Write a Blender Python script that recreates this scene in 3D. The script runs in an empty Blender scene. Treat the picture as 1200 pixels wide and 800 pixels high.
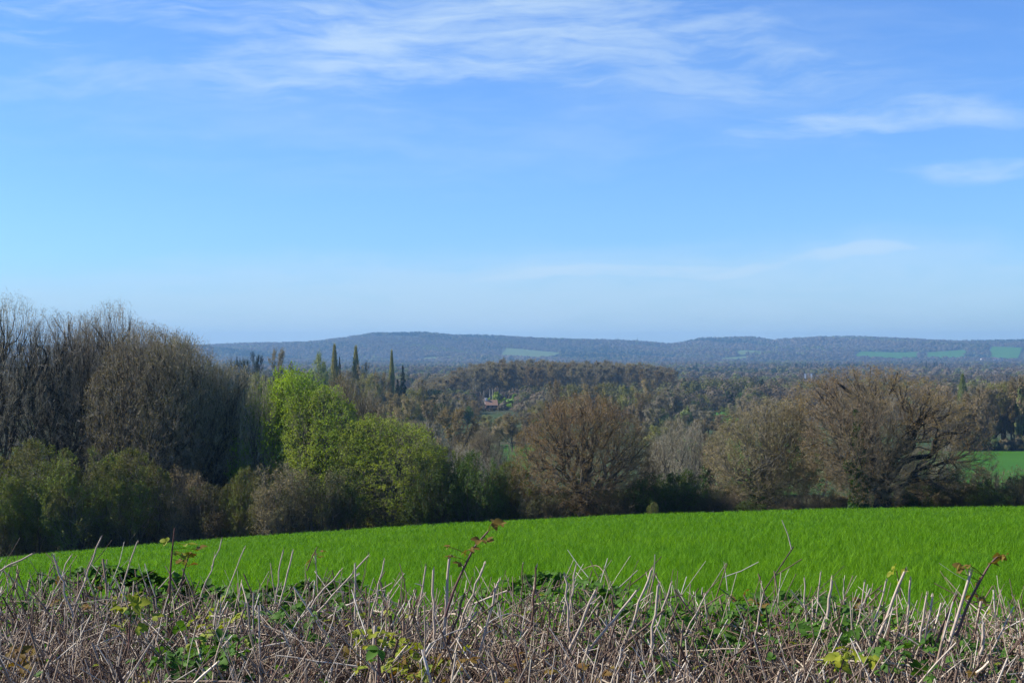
import bpy, math, random
import numpy as np
from mathutils import Vector
from mathutils.kdtree import KDTree

SC = bpy.context.scene
COL = SC.collection
rng = np.random.default_rng(11)
random.seed(5)
F = 600 / math.tan(math.radians(20.0))      # focal length in pixels of a 1200 px wide frame
HOR = 410.0                                 # image row of the true horizon

# ------------------------------------------------------------------ camera, light, sky
cam_d = bpy.data.cameras.new('camera')
cam_d.angle = math.radians(40.0)
cam_d.clip_start = 0.05
cam_d.clip_end = 30000
cam = bpy.data.objects.new('camera', cam_d)
cam.location = (0, 0, 0)
cam.rotation_euler = (math.radians(90) + math.atan((HOR - 400) / F), 0, 0)
COL.objects.link(cam)
SC.camera = cam

SUN_EL, SUN_AZ = 37.0, -84.0                # azimuth from +Y, negative = towards -X
se, sa = math.radians(SUN_EL), math.radians(SUN_AZ)
to_sun = Vector((math.sin(sa) * math.cos(se), math.cos(sa) * math.cos(se), math.sin(se)))
sun_d = bpy.data.lights.new('sun', 'SUN')
sun_d.energy = 5.0
sun_d.angle = math.radians(0.55)
sun_d.color = (1.0, 0.93, 0.82)
sun = bpy.data.objects.new('sun', sun_d)
sun.rotation_euler = to_sun.to_track_quat('Z', 'Y').to_euler()
sun.location = (-40, 10, 60)
COL.objects.link(sun)

SC.view_settings.view_transform = 'Standard'
SC.view_settings.look = 'None'
SC.view_settings.gamma = 1
SC.view_settings.exposure = 0.8
SC.view_settings.use_curve_mapping = False
cy = SC.cycles
cy.max_bounces = 4
cy.diffuse_bounces = 2
cy.glossy_bounces = 1
cy.transmission_bounces = 2
cy.volume_bounces = 0
cy.transparent_max_bounces = 8
cy.use_denoising = True
cy.use_adaptive_sampling = True
cy.adaptive_threshold = 0.02
cy.sample_clamp_indirect = 4.0


class NT:
    """Small helper for writing node trees."""
    def __init__(self, nt):
        self.nt = nt
        nt.nodes.clear()

    def n(self, kind, **kw):
        nd = self.nt.nodes.new(kind)
        for k, v in kw.items():
            setattr(nd, k, v)
        return nd

    def put(self, sock, v):
        if v is None:
            return
        if isinstance(v, bpy.types.NodeSocket):
            self.nt.links.new(v, sock)
        elif isinstance(v, (tuple, list)):
            v = tuple(v)
            sock.default_value = v + (1.0,) if len(v) == 3 and len(sock.default_value) == 4 else v
        else:
            sock.default_value = v

    def math(self, op, a, b=None, c=None, clamp=False):
        nd = self.n('ShaderNodeMath', operation=op, use_clamp=clamp)
        for i, v in enumerate((a, b, c)):
            self.put(nd.inputs[i], v)
        return nd.outputs[0]

    def mix(self, fac, a, b, blend='MIX'):
        nd = self.n('ShaderNodeMix', data_type='RGBA', blend_type=blend)
        self.put(nd.inputs[0], fac)
        self.put(nd.inputs[6], a)
        self.put(nd.inputs[7], b)
        return nd.outputs[2]

    def noise(self, vec, scale, detail=4, rough=0.55, dist=0.0):
        nd = self.n('ShaderNodeTexNoise')
        self.put(nd.inputs['Vector'], vec)
        nd.inputs['Scale'].default_value = scale
        nd.inputs['Detail'].default_value = detail
        nd.inputs['Roughness'].default_value = rough
        nd.inputs['Distortion'].default_value = dist
        return nd.outputs[0]

    def ramp(self, fac, stops):
        nd = self.n('ShaderNodeValToRGB')
        cr = nd.color_ramp
        while len(cr.elements) < len(stops):
            cr.elements.new(0.5)
        for e, (p, c) in zip(cr.elements, stops):
            e.position = p
            e.color = tuple(c) + (1.0,) if len(c) == 3 else c
        self.put(nd.inputs[0], fac)
        return nd.outputs[0]

    def rng(self, v, a, b, c=0.0, d=1.0, smooth=True):
        nd = self.n('ShaderNodeMapRange')
        nd.interpolation_type = 'SMOOTHSTEP' if smooth else 'LINEAR'
        for s, x in zip(nd.inputs[:5], (v, a, b, c, d)):
            self.put(s, x)
        return nd.outputs[0]


# world: Nishita sky with thin cirrus, all defined by direction
world = bpy.data.worlds.new('World')
SC.world = world
world.use_nodes = True
W = NT(world.node_tree)
sky = W.n('ShaderNodeTexSky')
sky.sky_type = 'NISHITA'
sky.sun_disc = False
sky.sun_elevation = se
sky.sun_rotation = sa
sky.altitude = 60
sky.air_density = 1.0
sky.dust_density = 0.35
sky.ozone_density = 2.2
geo = W.n('ShaderNodeTexCoord')
sep = W.n('ShaderNodeSeparateXYZ')
W.put(sep.inputs[0], geo.outputs['Generated'])
ysafe = W.math('MAXIMUM', sep.outputs[1], 0.05)
az = W.math('DIVIDE', sep.outputs[0], ysafe)
el = W.math('DIVIDE', sep.outputs[2], ysafe)


def comb(a, b, c=0.0):
    nd = W.n('ShaderNodeCombineXYZ')
    for s, v in zip(nd.inputs, (a, b, c)):
        W.put(s, v)
    return nd.outputs[0]


# warped coordinates for streaks, tilted slightly
warp = W.noise(comb(az, W.math('MULTIPLY', el, 2.0), 3.1), 5.0, 3)
el2 = W.math('ADD', W.math('ADD', el, W.math('MULTIPLY', az, -0.02)), W.math('MULTIPLY', warp, 0.05))
az2 = W.math('ADD', az, W.math('MULTIPLY', W.math('SUBTRACT', W.noise(comb(W.math('MULTIPLY', az, 4.0), W.math('MULTIPLY', el, 9.0), 7.7), 2.0, 5, 0.6), 0.5), 0.16))
streak = W.noise(comb(W.math('MULTIPLY', az, 3.2), W.math('MULTIPLY', el2, 17.0), 0.0), 1.6, 9, 0.62, 0.6)
fine = W.noise(comb(W.math('MULTIPLY', az, 9.0), W.math('MULTIPLY', el2, 52.0), 4.0), 1.5, 7, 0.6, 0.4)
wisp = W.math('ADD', W.math('MULTIPLY', streak, 0.6), W.math('MULTIPLY', fine, 0.40))


def blob(px, py, wx, wy, amt, lo, hi):
    ca, ce = (px - 600) / F, (HOR - py) / F
    a = W.math('DIVIDE', W.math('SUBTRACT', az2, ca), wx / F)
    b = W.math('DIVIDE', W.math('SUBTRACT', W.math('ADD', W.math('ADD', el, W.math('MULTIPLY', W.math('SUBTRACT', warp, 0.5), 0.05)), W.math('MULTIPLY', W.math('SUBTRACT', az, ca), -0.04)), ce), wy / F)
    r2 = W.math('ADD', W.math('MULTIPLY', a, a), W.math('MULTIPLY', b, b))
    m = W.rng(r2, 1.0, 0.0)
    return W.math('MULTIPLY', W.math('MULTIPLY', W.math('POWER', m, 0.7), W.rng(W.math('ADD', wisp, W.math('MULTIPLY', W.math('SUBTRACT', m, 0.75), 0.16)), lo, hi)), amt)


blobs = [blob(520, 42, 560, 105, 0.74, 0.38, 0.70), blob(140, 20, 330, 60, 0.5, 0.44, 0.68),
         blob(1010, 133, 290, 30, 0.60, 0.37, 0.66), blob(900, 145, 120, 16, 0.35, 0.36, 0.62), blob(1185, 196, 170, 20, 0.50, 0.36, 0.66),
         blob(1020, 304, 125, 14, 0.62, 0.30, 0.60), blob(740, 320, 300, 15, 0.66, 0.28, 0.58),
         blob(850, 75, 330, 50, 0.42, 0.42, 0.68), blob(300, 325, 420, 26, 0.25, 0.40, 0.65),
         blob(250, 165, 260, 30, 0.25, 0.46, 0.7),          blob(580, 120, 420, 34, 0.25, 0.42, 0.66), blob(600, 90, 900, 160, 0.22, 0.34, 0.72), blob(600, 350, 1000, 75, 0.42, 0.22, 0.62),
         blob(130, 90, 300, 40, 0.34, 0.42, 0.68)]
cov = blobs[0]
for b in blobs[1:]:
    cov = W.math('MAXIMUM', cov, b)
hsv = W.n('ShaderNodeHueSaturation')
hsv.inputs['Hue'].default_value = 0.503
hsv.inputs['Saturation'].default_value = 1.0
hsv.inputs['Value'].default_value = 1.0
W.put(hsv.inputs['Color'], sky.outputs[0])
SKY_S = 0.083
tint = W.mix(1.0, hsv.outputs[0], (0.535, 0.845, 1.31), 'MULTIPLY')
EXP = 2 ** 0.8
tint = W.mix(W.rng(el, 0.075, -0.01, 0.0, 0.55), tint, (0.53 / SKY_S / EXP, 0.655 / SKY_S / EXP, 0.80 / SKY_S / EXP))
skyc = W.mix(cov, tint, (0.64 / SKY_S / EXP, 0.82 / SKY_S / EXP, 1.0 / SKY_S / EXP))
bg = W.n('ShaderNodeBackground')
W.put(bg.inputs[0], skyc)
bg.inputs[1].default_value = SKY_S
wo = W.n('ShaderNodeOutputWorld')
W.put(wo.inputs[0], bg.outputs[0])


# ------------------------------------------------------------------ materials
def material(name):
    m = bpy.data.materials.new(name)
    m.use_nodes = True
    return m, NT(m.node_tree)


def surf(T, col, rough=0.8, translucent=0.0, tcol=None, bump=None, spec=0.2):
    out = T.n('ShaderNodeOutputMaterial')
    p = T.n('ShaderNodeBsdfPrincipled')
    T.put(p.inputs['Base Color'], col)
    p.inputs['Roughness'].default_value = rough
    p.inputs['Specular IOR Level'].default_value = spec
    if bump is not None:
        b = T.n('ShaderNodeBump')
        b.inputs['Strength'].default_value = 0.5
        T.put(b.inputs['Height'], bump)
        T.put(p.inputs['Normal'], b.outputs[0])
    sh = p.outputs[0]
    if translucent:
        t = T.n('ShaderNodeBsdfTranslucent')
        T.put(t.inputs[0], tcol if tcol is not None else col)
        mx = T.n('ShaderNodeMixShader')
        mx.inputs[0].default_value = translucent
        T.put(mx.inputs[1], sh)
        T.put(mx.inputs[2], t.outputs[0])
        sh = mx.outputs[0]
    T.put(out.inputs[0], sh)


def vary(T, col, per_object=0.25, per_island=0.35, clump=None, clump_scale=0.5, clump_col=None):
    """Brightness and hue differences between plants, between leaves, and in clumps."""
    if clump_col is not None:
        tc = T.n('ShaderNodeTexCoord')
        f = T.rng(T.noise(tc.outputs['Object'], clump_scale, 3), 0.4, 0.62)
        col = T.mix(f, col, clump_col)
    g = T.n('ShaderNodeNewGeometry')
    oi = T.n('ShaderNodeObjectInfo')
    h = T.n('ShaderNodeHueSaturation')
    T.put(h.inputs['Color'], col)
    v = T.math('ADD', T.math('MULTIPLY', T.math('SUBTRACT', g.outputs['Random Per Island'], 0.5), 2 * per_island),
               T.math('MULTIPLY', T.math('SUBTRACT', oi.outputs['Random'], 0.5), 2 * per_object))
    T.put(h.inputs['Value'], T.math('ADD', v, 1.0))
    T.put(h.inputs['Hue'], T.math('ADD', 0.5, T.math('MULTIPLY', T.math('SUBTRACT', oi.outputs['Random'], 0.5), 0.02)))
    return h.outputs[0]


def bark_mat(name, a, b, scale=3.0):
    m, T = material(name)
    tc = T.n('ShaderNodeTexCoord')
    mp = T.n('ShaderNodeMapping')
    mp.inputs['Scale'].default_value = (1, 1, 0.3)
    T.put(mp.inputs[0], tc.outputs['Object'])
    n = T.noise(mp.outputs[0], scale, 8, 0.65)
    surf(T, T.mix(T.rng(n, 0.35, 0.68), a, b), 0.9, bump=n)
    return m


def leaf_mat(name, col, clump_col=None, translucent=0.35, tcol=None, po=0.2, pi=0.35, cs=0.5, rough=0.65, spec=0.25):
    m, T = material(name)
    c = vary(T, col, po, pi, clump_col=clump_col, clump_scale=cs)
    if tcol is None:
        tcol = T.mix(1.0, c, (1.25, 1.25, 0.6), 'MULTIPLY')
    surf(T, c, rough, translucent, tcol, spec=spec)
    return m


BARK = bark_mat('bark', (0.050, 0.045, 0.036), (0.13, 0.12, 0.095))
BARK_PALE = bark_mat('pale_bark', (0.09, 0.085, 0.075), (0.24, 0.23, 0.20))
BARK_DARK = bark_mat('dark_bark', (0.025, 0.022, 0.018), (0.06, 0.055, 0.045))
TWIG = leaf_mat('twig', (0.215, 0.180, 0.125), (0.165, 0.140, 0.095), 0.0, po=0.12, pi=0.35)
TWIG_GREY = leaf_mat('grey_twig', (0.345, 0.305, 0.225), (0.250, 0.220, 0.155), 0.0, po=0.15, pi=0.35)
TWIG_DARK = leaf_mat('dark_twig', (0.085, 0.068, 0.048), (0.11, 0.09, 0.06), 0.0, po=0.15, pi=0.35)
BUD_OAK = leaf_mat('oak_bud', (0.285, 0.195, 0.048), (0.250, 0.150, 0.055), 0.25, po=0.1, cs=0.35)
BUD_BROWN = leaf_mat('brown_bud', (0.250, 0.185, 0.085), (0.22, 0.180, 0.06), 0.2, po=0.1)
BUD_OLIVE = leaf_mat('olive_bud', (0.200, 0.170, 0.040), (0.160, 0.120, 0.05), 0.25, po=0.15)
LEAF_OLIVE = leaf_mat('thicket_leaf', (0.130, 0.168, 0.024), (0.125, 0.118, 0.040), 0.3, po=0.15)
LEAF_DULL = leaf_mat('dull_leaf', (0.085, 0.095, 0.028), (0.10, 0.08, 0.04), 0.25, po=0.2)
LEAF_LIME = leaf_mat('lime_leaf', (0.245, 0.320, 0.022), (0.16, 0.24, 0.022), 0.45, po=0.08)
LEAF_WILLOW = leaf_mat('willow_leaf', (0.255, 0.300, 0.040), (0.165, 0.225, 0.032), 0.45, po=0.1)
LEAF_DARK = leaf_mat('dark_leaf', (0.075, 0.120, 0.022), (0.045, 0.075, 0.018), 0.3, po=0.2)  # dark green leaf colour for bushes and valley trees
LEAF_PALE = leaf_mat('pale_leaf', (0.200, 0.235, 0.080), (0.15, 0.19, 0.06), 0.35, po=0.12)
LEAF_FRESH = leaf_mat('fresh_leaf', (0.220, 0.340, 0.045), (0.16, 0.27, 0.04), 0.35, po=0.1)
IVY = leaf_mat('ivy_leaf', (0.040, 0.090, 0.014), (0.06, 0.12, 0.02), 0.15, po=0.1, rough=0.45)
NEEDLE = leaf_mat('needle', (0.016, 0.034, 0.018), (0.022, 0.045, 0.02), 0.1, po=0.25)
HAZE_GREY = leaf_mat('far_twig', (0.205, 0.175, 0.125), (0.170, 0.150, 0.105), 0.35, po=0.2, pi=0.12)
HAZE_BROWN = leaf_mat('far_brown_twig', (0.220, 0.165, 0.090), (0.180, 0.148, 0.080), 0.35, po=0.2, pi=0.12)
POPLAR_LEAF = leaf_mat('poplar_leaf', (0.270, 0.260, 0.090), (0.22, 0.20, 0.075), 0.3, po=0.05, pi=0.15)
HAZE_OLIVE = leaf_mat('far_olive_twig', (0.215, 0.215, 0.068), (0.185, 0.165, 0.070), 0.35, po=0.2, pi=0.15)


def far_mat():
    m, T = material('far_woods')
    a = T.n('ShaderNodeAttribute', attribute_name='hue')
    g = T.n('ShaderNodeNewGeometry')
    h = T.n('ShaderNodeHueSaturation')
    T.put(h.inputs['Color'], a.outputs['Color'])
    T.put(h.inputs['Value'], T.math('ADD', 0.85, T.math('MULTIPLY', g.outputs['Random Per Island'], 0.3)))
    surf(T, h.outputs[0], 0.9, 0.35, spec=0.05)
    return m


FAR = far_mat()


def ground_mat():
    m, T = material('ground')
    g = T.n('ShaderNodeNewGeometry')
    P = g.outputs['Position']
    s = T.n('ShaderNodeSeparateXYZ')
    T.put(s.inputs[0], P)
    big = T.noise(P, 0.008, 4)
    small = T.noise(P, 0.5, 6, 0.7)
    valley = T.mix(T.rng(big, 0.38, 0.62), (0.034, 0.066, 0.016), (0.050, 0.050, 0.024))
    wood = T.mix(T.rng(small, 0.3, 0.7), (0.050, 0.042, 0.028), (0.040, 0.055, 0.022))
    far = T.mix(T.rng(s.outputs[1], 600, 900), valley, wood)
    crop = T.mix(T.rng(small, 0.35, 0.7), (0.030, 0.070, 0.010), (0.050, 0.105, 0.012))
    near = T.mix(T.rng(s.outputs[1], 96.0, 98.5), crop, T.mix(T.rng(small, 0.3, 0.7), (0.03, 0.045, 0.015), (0.045, 0.04, 0.022)))
    litter = T.mix(T.rng(T.noise(P, 9.0, 8, 0.75), 0.35, 0.65), (0.035, 0.026, 0.018), (0.11, 0.085, 0.055))
    near = T.mix(T.rng(s.outputs[1], 5.6, 6.3), litter, near)
    col = T.mix(T.rng(s.outputs[1], 135, 180), near, far)
    surf(T, col, 0.95, bump=small, spec=0.1)
    return m


def meadow_mat(name, a, b):
    m, T = material(name)
    g = T.n('ShaderNodeNewGeometry')
    n = T.noise(g.outputs['Position'], 0.03, 7, 0.7)
    surf(T, T.mix(T.rng(n, 0.35, 0.65), a, b), 0.95, spec=0.1)
    return m


GROUND = ground_mat()
MEADOW = meadow_mat('meadow', (0.032, 0.112, 0.008), (0.044, 0.130, 0.010))
MEADOW_PALE = meadow_mat('pale_meadow', (0.085, 0.125, 0.040), (0.10, 0.14, 0.05))
RAPE = meadow_mat('yellow_crop', (0.55, 0.50, 0.04), (0.45, 0.46, 0.05))


def crop_mat():
    m, T = material('young_crop')
    g = T.n('ShaderNodeNewGeometry')
    n = T.noise(g.outputs['Position'], 0.35, 4, 0.6)
    c = T.mix(T.rng(n, 0.35, 0.65), (0.138, 0.315, 0.010), (0.180, 0.360, 0.012))
    c = T.mix(T.math('MULTIPLY', g.outputs['Random Per Island'], 0.95), c, (0.045, 0.140, 0.004))
    surf(T, c, 0.6, 0.42, T.mix(1.0, c, (1.3, 1.3, 0.55), 'MULTIPLY'), spec=0.12)
    return m


CROP = crop_mat()


def stalk_mat(name, stops, rough=0.75):
    m, T = material(name)
    g = T.n('ShaderNodeNewGeometry')
    n = T.noise(g.outputs['Position'], 40.0, 5, 0.7)
    c = T.ramp(g.outputs['Random Per Island'], stops)
    h = T.n('ShaderNodeHueSaturation')
    T.put(h.inputs['Color'], c)
    T.put(h.inputs['Value'], T.math('ADD', 0.62, T.math('MULTIPLY', n, 1.0)))
    surf(T, h.outputs[0], rough, bump=n, spec=0.25)
    return m


DEAD = stalk_mat('dead_stem', [(0.0, (0.54, 0.49, 0.41)), (0.16, (0.36, 0.30, 0.235)), (0.36, (0.21, 0.148, 0.105)),
                               (0.58, (0.115, 0.066, 0.046)), (0.88, (0.060, 0.038, 0.030)), (1.0, (0.48, 0.43, 0.35))])
STRAW = stalk_mat('straw', [(0.0, (0.56, 0.48, 0.37)), (0.16, (0.34, 0.275, 0.20)), (0.36, (0.18, 0.128, 0.088)),
                            (0.66, (0.078, 0.050, 0.036)), (0.88, (0.20, 0.15, 0.108)), (1.0, (0.58, 0.51, 0.40))])
STALK_PALE = stalk_mat('pale_stalk', [(0.0, (0.56, 0.51, 0.44)), (0.5, (0.40, 0.33, 0.26)), (1.0, (0.24, 0.165, 0.12))])
CANE = stalk_mat('bramble_cane', [(0.0, (0.075, 0.040, 0.035)), (1.0, (0.12, 0.055, 0.045))], 0.5)


def broadleaf_mat(name, a, b, translucent=0.35, rough=0.6):
    m, T = material(name)
    g = T.n('ShaderNodeNewGeometry')
    tc = T.n('ShaderNodeTexCoord')
    n = T.noise(tc.outputs['Object'], 55.0, 4, 0.6)
    c = T.mix(T.math('ADD', T.math('MULTIPLY', g.outputs['Random Per Island'], 0.75), T.math('MULTIPLY', n, 0.3)), a, b)
    surf(T, c, rough, translucent, T.mix(1.0, c, (1.3, 1.3, 0.5), 'MULTIPLY'), bump=n, spec=0.15)
    return m


B_GREEN = broadleaf_mat('bramble_leaf', (0.034, 0.090, 0.014), (0.085, 0.185, 0.020))
B_YELLOW = broadleaf_mat('yellow_green_leaf', (0.15, 0.22, 0.02), (0.26, 0.27, 0.025))
B_BRONZE = broadleaf_mat('bronze_leaf', (0.13, 0.055, 0.016), (0.17, 0.13, 0.025), 0.3)


# ------------------------------------------------------------------ mesh helpers
def norm(a):
    return a / np.maximum(np.linalg.norm(a, axis=-1, keepdims=True), 1e-9)


class MA:
    """Collects triangles and links them as one mesh object."""
    def __init__(self):
        self.v, self.t, self.m, self.s, self.n, self.c = [], [], [], [], 0, []

    def add(self, v, t, mat=0, smooth=False, col=None):
        v = np.asarray(v, dtype=np.float32).reshape(-1, 3)
        t = np.asarray(t, dtype=np.int32).reshape(-1, 3)
        self.v.append(v)
        self.t.append(t + self.n)
        self.m.append(np.full(len(t), mat, np.int32))
        self.s.append(np.full(len(t), smooth, bool))
        if col is not None:
            self.c.append(np.asarray(col, dtype=np.float32).reshape(-1, 4))
        self.n += len(v)

    def mesh(self, name, mats):
        me = bpy.data.meshes.new(name)
        v, t = np.concatenate(self.v), np.concatenate(self.t)
        me.vertices.add(len(v))
        me.vertices.foreach_set('co', v.ravel())
        me.loops.add(3 * len(t))
        me.loops.foreach_set('vertex_index', t.ravel())
        me.polygons.add(len(t))
        me.polygons.foreach_set('loop_start', np.arange(len(t), dtype=np.int32) * 3)
        me.polygons.foreach_set('material_index', np.concatenate(self.m))
        me.polygons.foreach_set('use_smooth', np.concatenate(self.s))
        if self.c:
            a = me.color_attributes.new('hue', 'FLOAT_COLOR', 'POINT')
            a.data.foreach_set('color', np.concatenate(self.c).ravel())
        for m in mats:
            me.materials.append(m)
        me.update(calc_edges=True)
        return me

    def build(self, name, mats, parent=None):
        return link(name, self.mesh(name, mats), parent)


def link(name, data, parent=None):
    o = bpy.data.objects.new(name, data)
    COL.objects.link(o)
    if parent is not None:
        o.parent = parent
    return o


def tag(o, label=None, cat=None, group=None, kind=None):
    for k, v in (('label', label), ('category', cat), ('group', group), ('kind', kind)):
        if v:
            o[k] = v
    return o


def empty(name, loc=(0, 0, 0)):
    o = link(name, None)
    o.location = loc
    o.empty_display_size = 0.2
    return o


def tubes(ma, P, R, S=4, mat=0, smooth=True):
    """P (N,K,3) centre lines, R (N,K) radii."""
    N, K, _ = P.shape
    if N == 0:
        return
    T = norm(np.gradient(P, axis=1))
    ref = norm(rng.normal(size=(N, 1, 3)))
    A = norm(np.cross(T, ref))
    B = np.cross(T, A)
    ang = np.arange(S) * 2 * math.pi / S
    V = P[:, :, None, :] + R[:, :, None, None] * (np.cos(ang)[None, None, :, None] * A[:, :, None, :] + np.sin(ang)[None, None, :, None] * B[:, :, None, :])
    i = np.arange(N)[:, None, None] * K * S
    k = np.arange(K - 1)[None, :, None] * S
    s = np.arange(S)[None, None, :]
    s2 = (s + 1) % S
    a, b, c, d = i + k + s, i + k + s2, i + k + S + s2, i + k + S + s
    t = np.stack([np.stack([a, b, c], -1), np.stack([a, c, d], -1)], -2).reshape(-1, 3)
    ma.add(V.reshape(-1, 3), t, mat, smooth)


def spikes(ma, p, d, L, w, mat=0):
    """Thin tapering triangles: fine twigs."""
    N = len(p)
    side = norm(np.cross(d, rng.normal(size=(N, 3)))) * (w / 2)[:, None]
    V = np.stack([p - side, p + side, p + d * L[:, None]], 1)
    ma.add(V, np.arange(3 * N).reshape(-1, 3), mat)


def leaves(ma, p, size, mat=0, aspect=0.55, droop=0.0):
    """Small leaf faces, randomly turned."""
    N = len(p)
    a = rng.normal(size=(N, 3))
    a[:, 2] -= droop
    a = norm(a)
    b = norm(np.cross(a, rng.normal(size=(N, 3))))
    s = size * rng.uniform(0.6, 1.4, N)
    a, b = a * s[:, None], b * (s * aspect)[:, None]
    V = np.stack([p - a * 0.5, p + b * 0.5, p + a * 0.5, p - b * 0.5], 1)
    i = np.arange(N)[:, None] * 4
    ma.add(V, np.concatenate([i + [0, 1, 2], i + [0, 2, 3]], 1).reshape(-1, 3), mat)


def grow(start, d, L, K, wig=0.15, trop=0.0, env=None):
    N = len(start)
    P = [start]
    d = norm(d)
    st = (L / (K - 1))[:, None]
    up = np.array([0, 0, 1.0])
    for _ in range(K - 1):
        d = norm(d + rng.normal(size=(N, 3)) * wig + up * trop)
        P.append(P[-1] + d * st)
    P = np.stack(P, 1)
    if env is not None:
        lo, hi = np.zeros(N), np.ones(N)
        out = env(P[:, -1]) > 1
        for _ in range(7):
            mid = (lo + hi) / 2
            bad = env(P[:, 0] + (P[:, -1] - P[:, 0]) * mid[:, None]) > 1
            hi = np.where(bad, mid, hi)
            lo = np.where(bad, lo, mid)
        f = np.where(out, np.maximum(lo, 0.12), 1.0)[:, None, None]
        P = P[:, :1] + (P - P[:, :1]) * f
    return P


def sample(P, R, n, t0=0.2, t1=1.0):
    """n stations along each centre line -> position, tangent, radius, parent length, t."""
    N, K, _ = P.shape
    t = (t0 + (t1 - t0) * (np.arange(n)[None, :] + rng.uniform(0, 1, (N, n))) / n).ravel()
    b = np.repeat(np.arange(N), n)
    x = np.clip(t * (K - 1), 0, K - 1.001)
    k = x.astype(int)
    f = (x - k)[:, None]
    p = P[b, k] * (1 - f) + P[b, k + 1] * f
    T = norm(P[b, k + 1] - P[b, k])
    r = R[b, k] * (1 - f[:, 0]) + R[b, k + 1] * f[:, 0]
    L = np.linalg.norm(np.diff(P, axis=1), axis=2).sum(1)[b]
    return p, T, r, L, t


def kids(P, R, n, t0, t1, ang, sd, ratio, K, wig, trop, env=None, rmin=0.004, tip=0.35, fall=0.5):
    p, T, r, L, t = sample(P, R, n, t0, t1)
    N = len(p)
    perp = norm(np.cross(T, rng.normal(size=(N, 3))))
    a = np.radians(ang + rng.normal(size=N) * sd)[:, None]
    d = np.cos(a) * T + np.sin(a) * perp
    ln = L * ratio * (1 - fall * t) * rng.uniform(0.6, 1.3, N)
    C = grow(p, d, ln, K, wig, trop, env)
    r0 = np.maximum(np.minimum(r * 0.7, ln * 0.035 + rmin), rmin)
    RR = r0[:, None] * np.linspace(1, tip, K)[None, :]
    return C, RR


def dome(cx, cz, R, up, down, rough=0.1, seed=0):
    """Uneven ellipsoid envelope; >1 means outside."""
    g = np.random.default_rng(seed)
    w = g.normal(size=(7, 3)) * 2.2
    ph = g.uniform(0, 6.28, 7)

    def env(p):
        q = np.stack([(p[:, 0] - cx) / R, p[:, 1] / R, np.where(p[:, 2] > cz, (p[:, 2] - cz) / up, (p[:, 2] - cz) / down)], 1)
        r = np.linalg.norm(q, axis=1)
        u = q / np.maximum(r, 1e-6)[:, None]
        bump = 1 + rough * np.cos(u @ w.T + ph).sum(1) / 2.6
        return r / bump
    return env


def bezier(S, C, T, K, wig):
    t = np.linspace(0, 1, K)[None, :, None]
    P = (1 - t) ** 2 * S[:, None] + 2 * t * (1 - t) * C[:, None] + t ** 2 * T[:, None]
    ln = np.linalg.norm(T - S, axis=1)
    nz = rng.normal(size=P.shape) * (ln * wig)[:, None, None] * np.sin(t * math.pi)
    if K > 4:
        nz[:, 1:-1] = (nz[:, :-2] + 2 * nz[:, 1:-1] + nz[:, 2:]) / 3
    return P + nz


class Wood:
    """Branch points so far, to attach the next order of branches to the nearest one."""
    def __init__(self):
        self.p, self.t, self.r = [], [], []

    def add(self, P, R, first=1):
        T = norm(np.gradient(P, axis=1))
        self.p.append(P[:, first:].reshape(-1, 3))
        self.t.append(T[:, first:].reshape(-1, 3))
        self.r.append(R[:, first:].ravel())

    def attach(self, q):
        p, t, r = np.concatenate(self.p), np.concatenate(self.t), np.concatenate(self.r)
        kd = KDTree(len(p))
        for i, c in enumerate(p):
            kd.insert(c, i)
        kd.balance()
        ix = np.array([kd.find(c)[1] for c in q])
        return p[ix], t[ix], r[ix]


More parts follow.
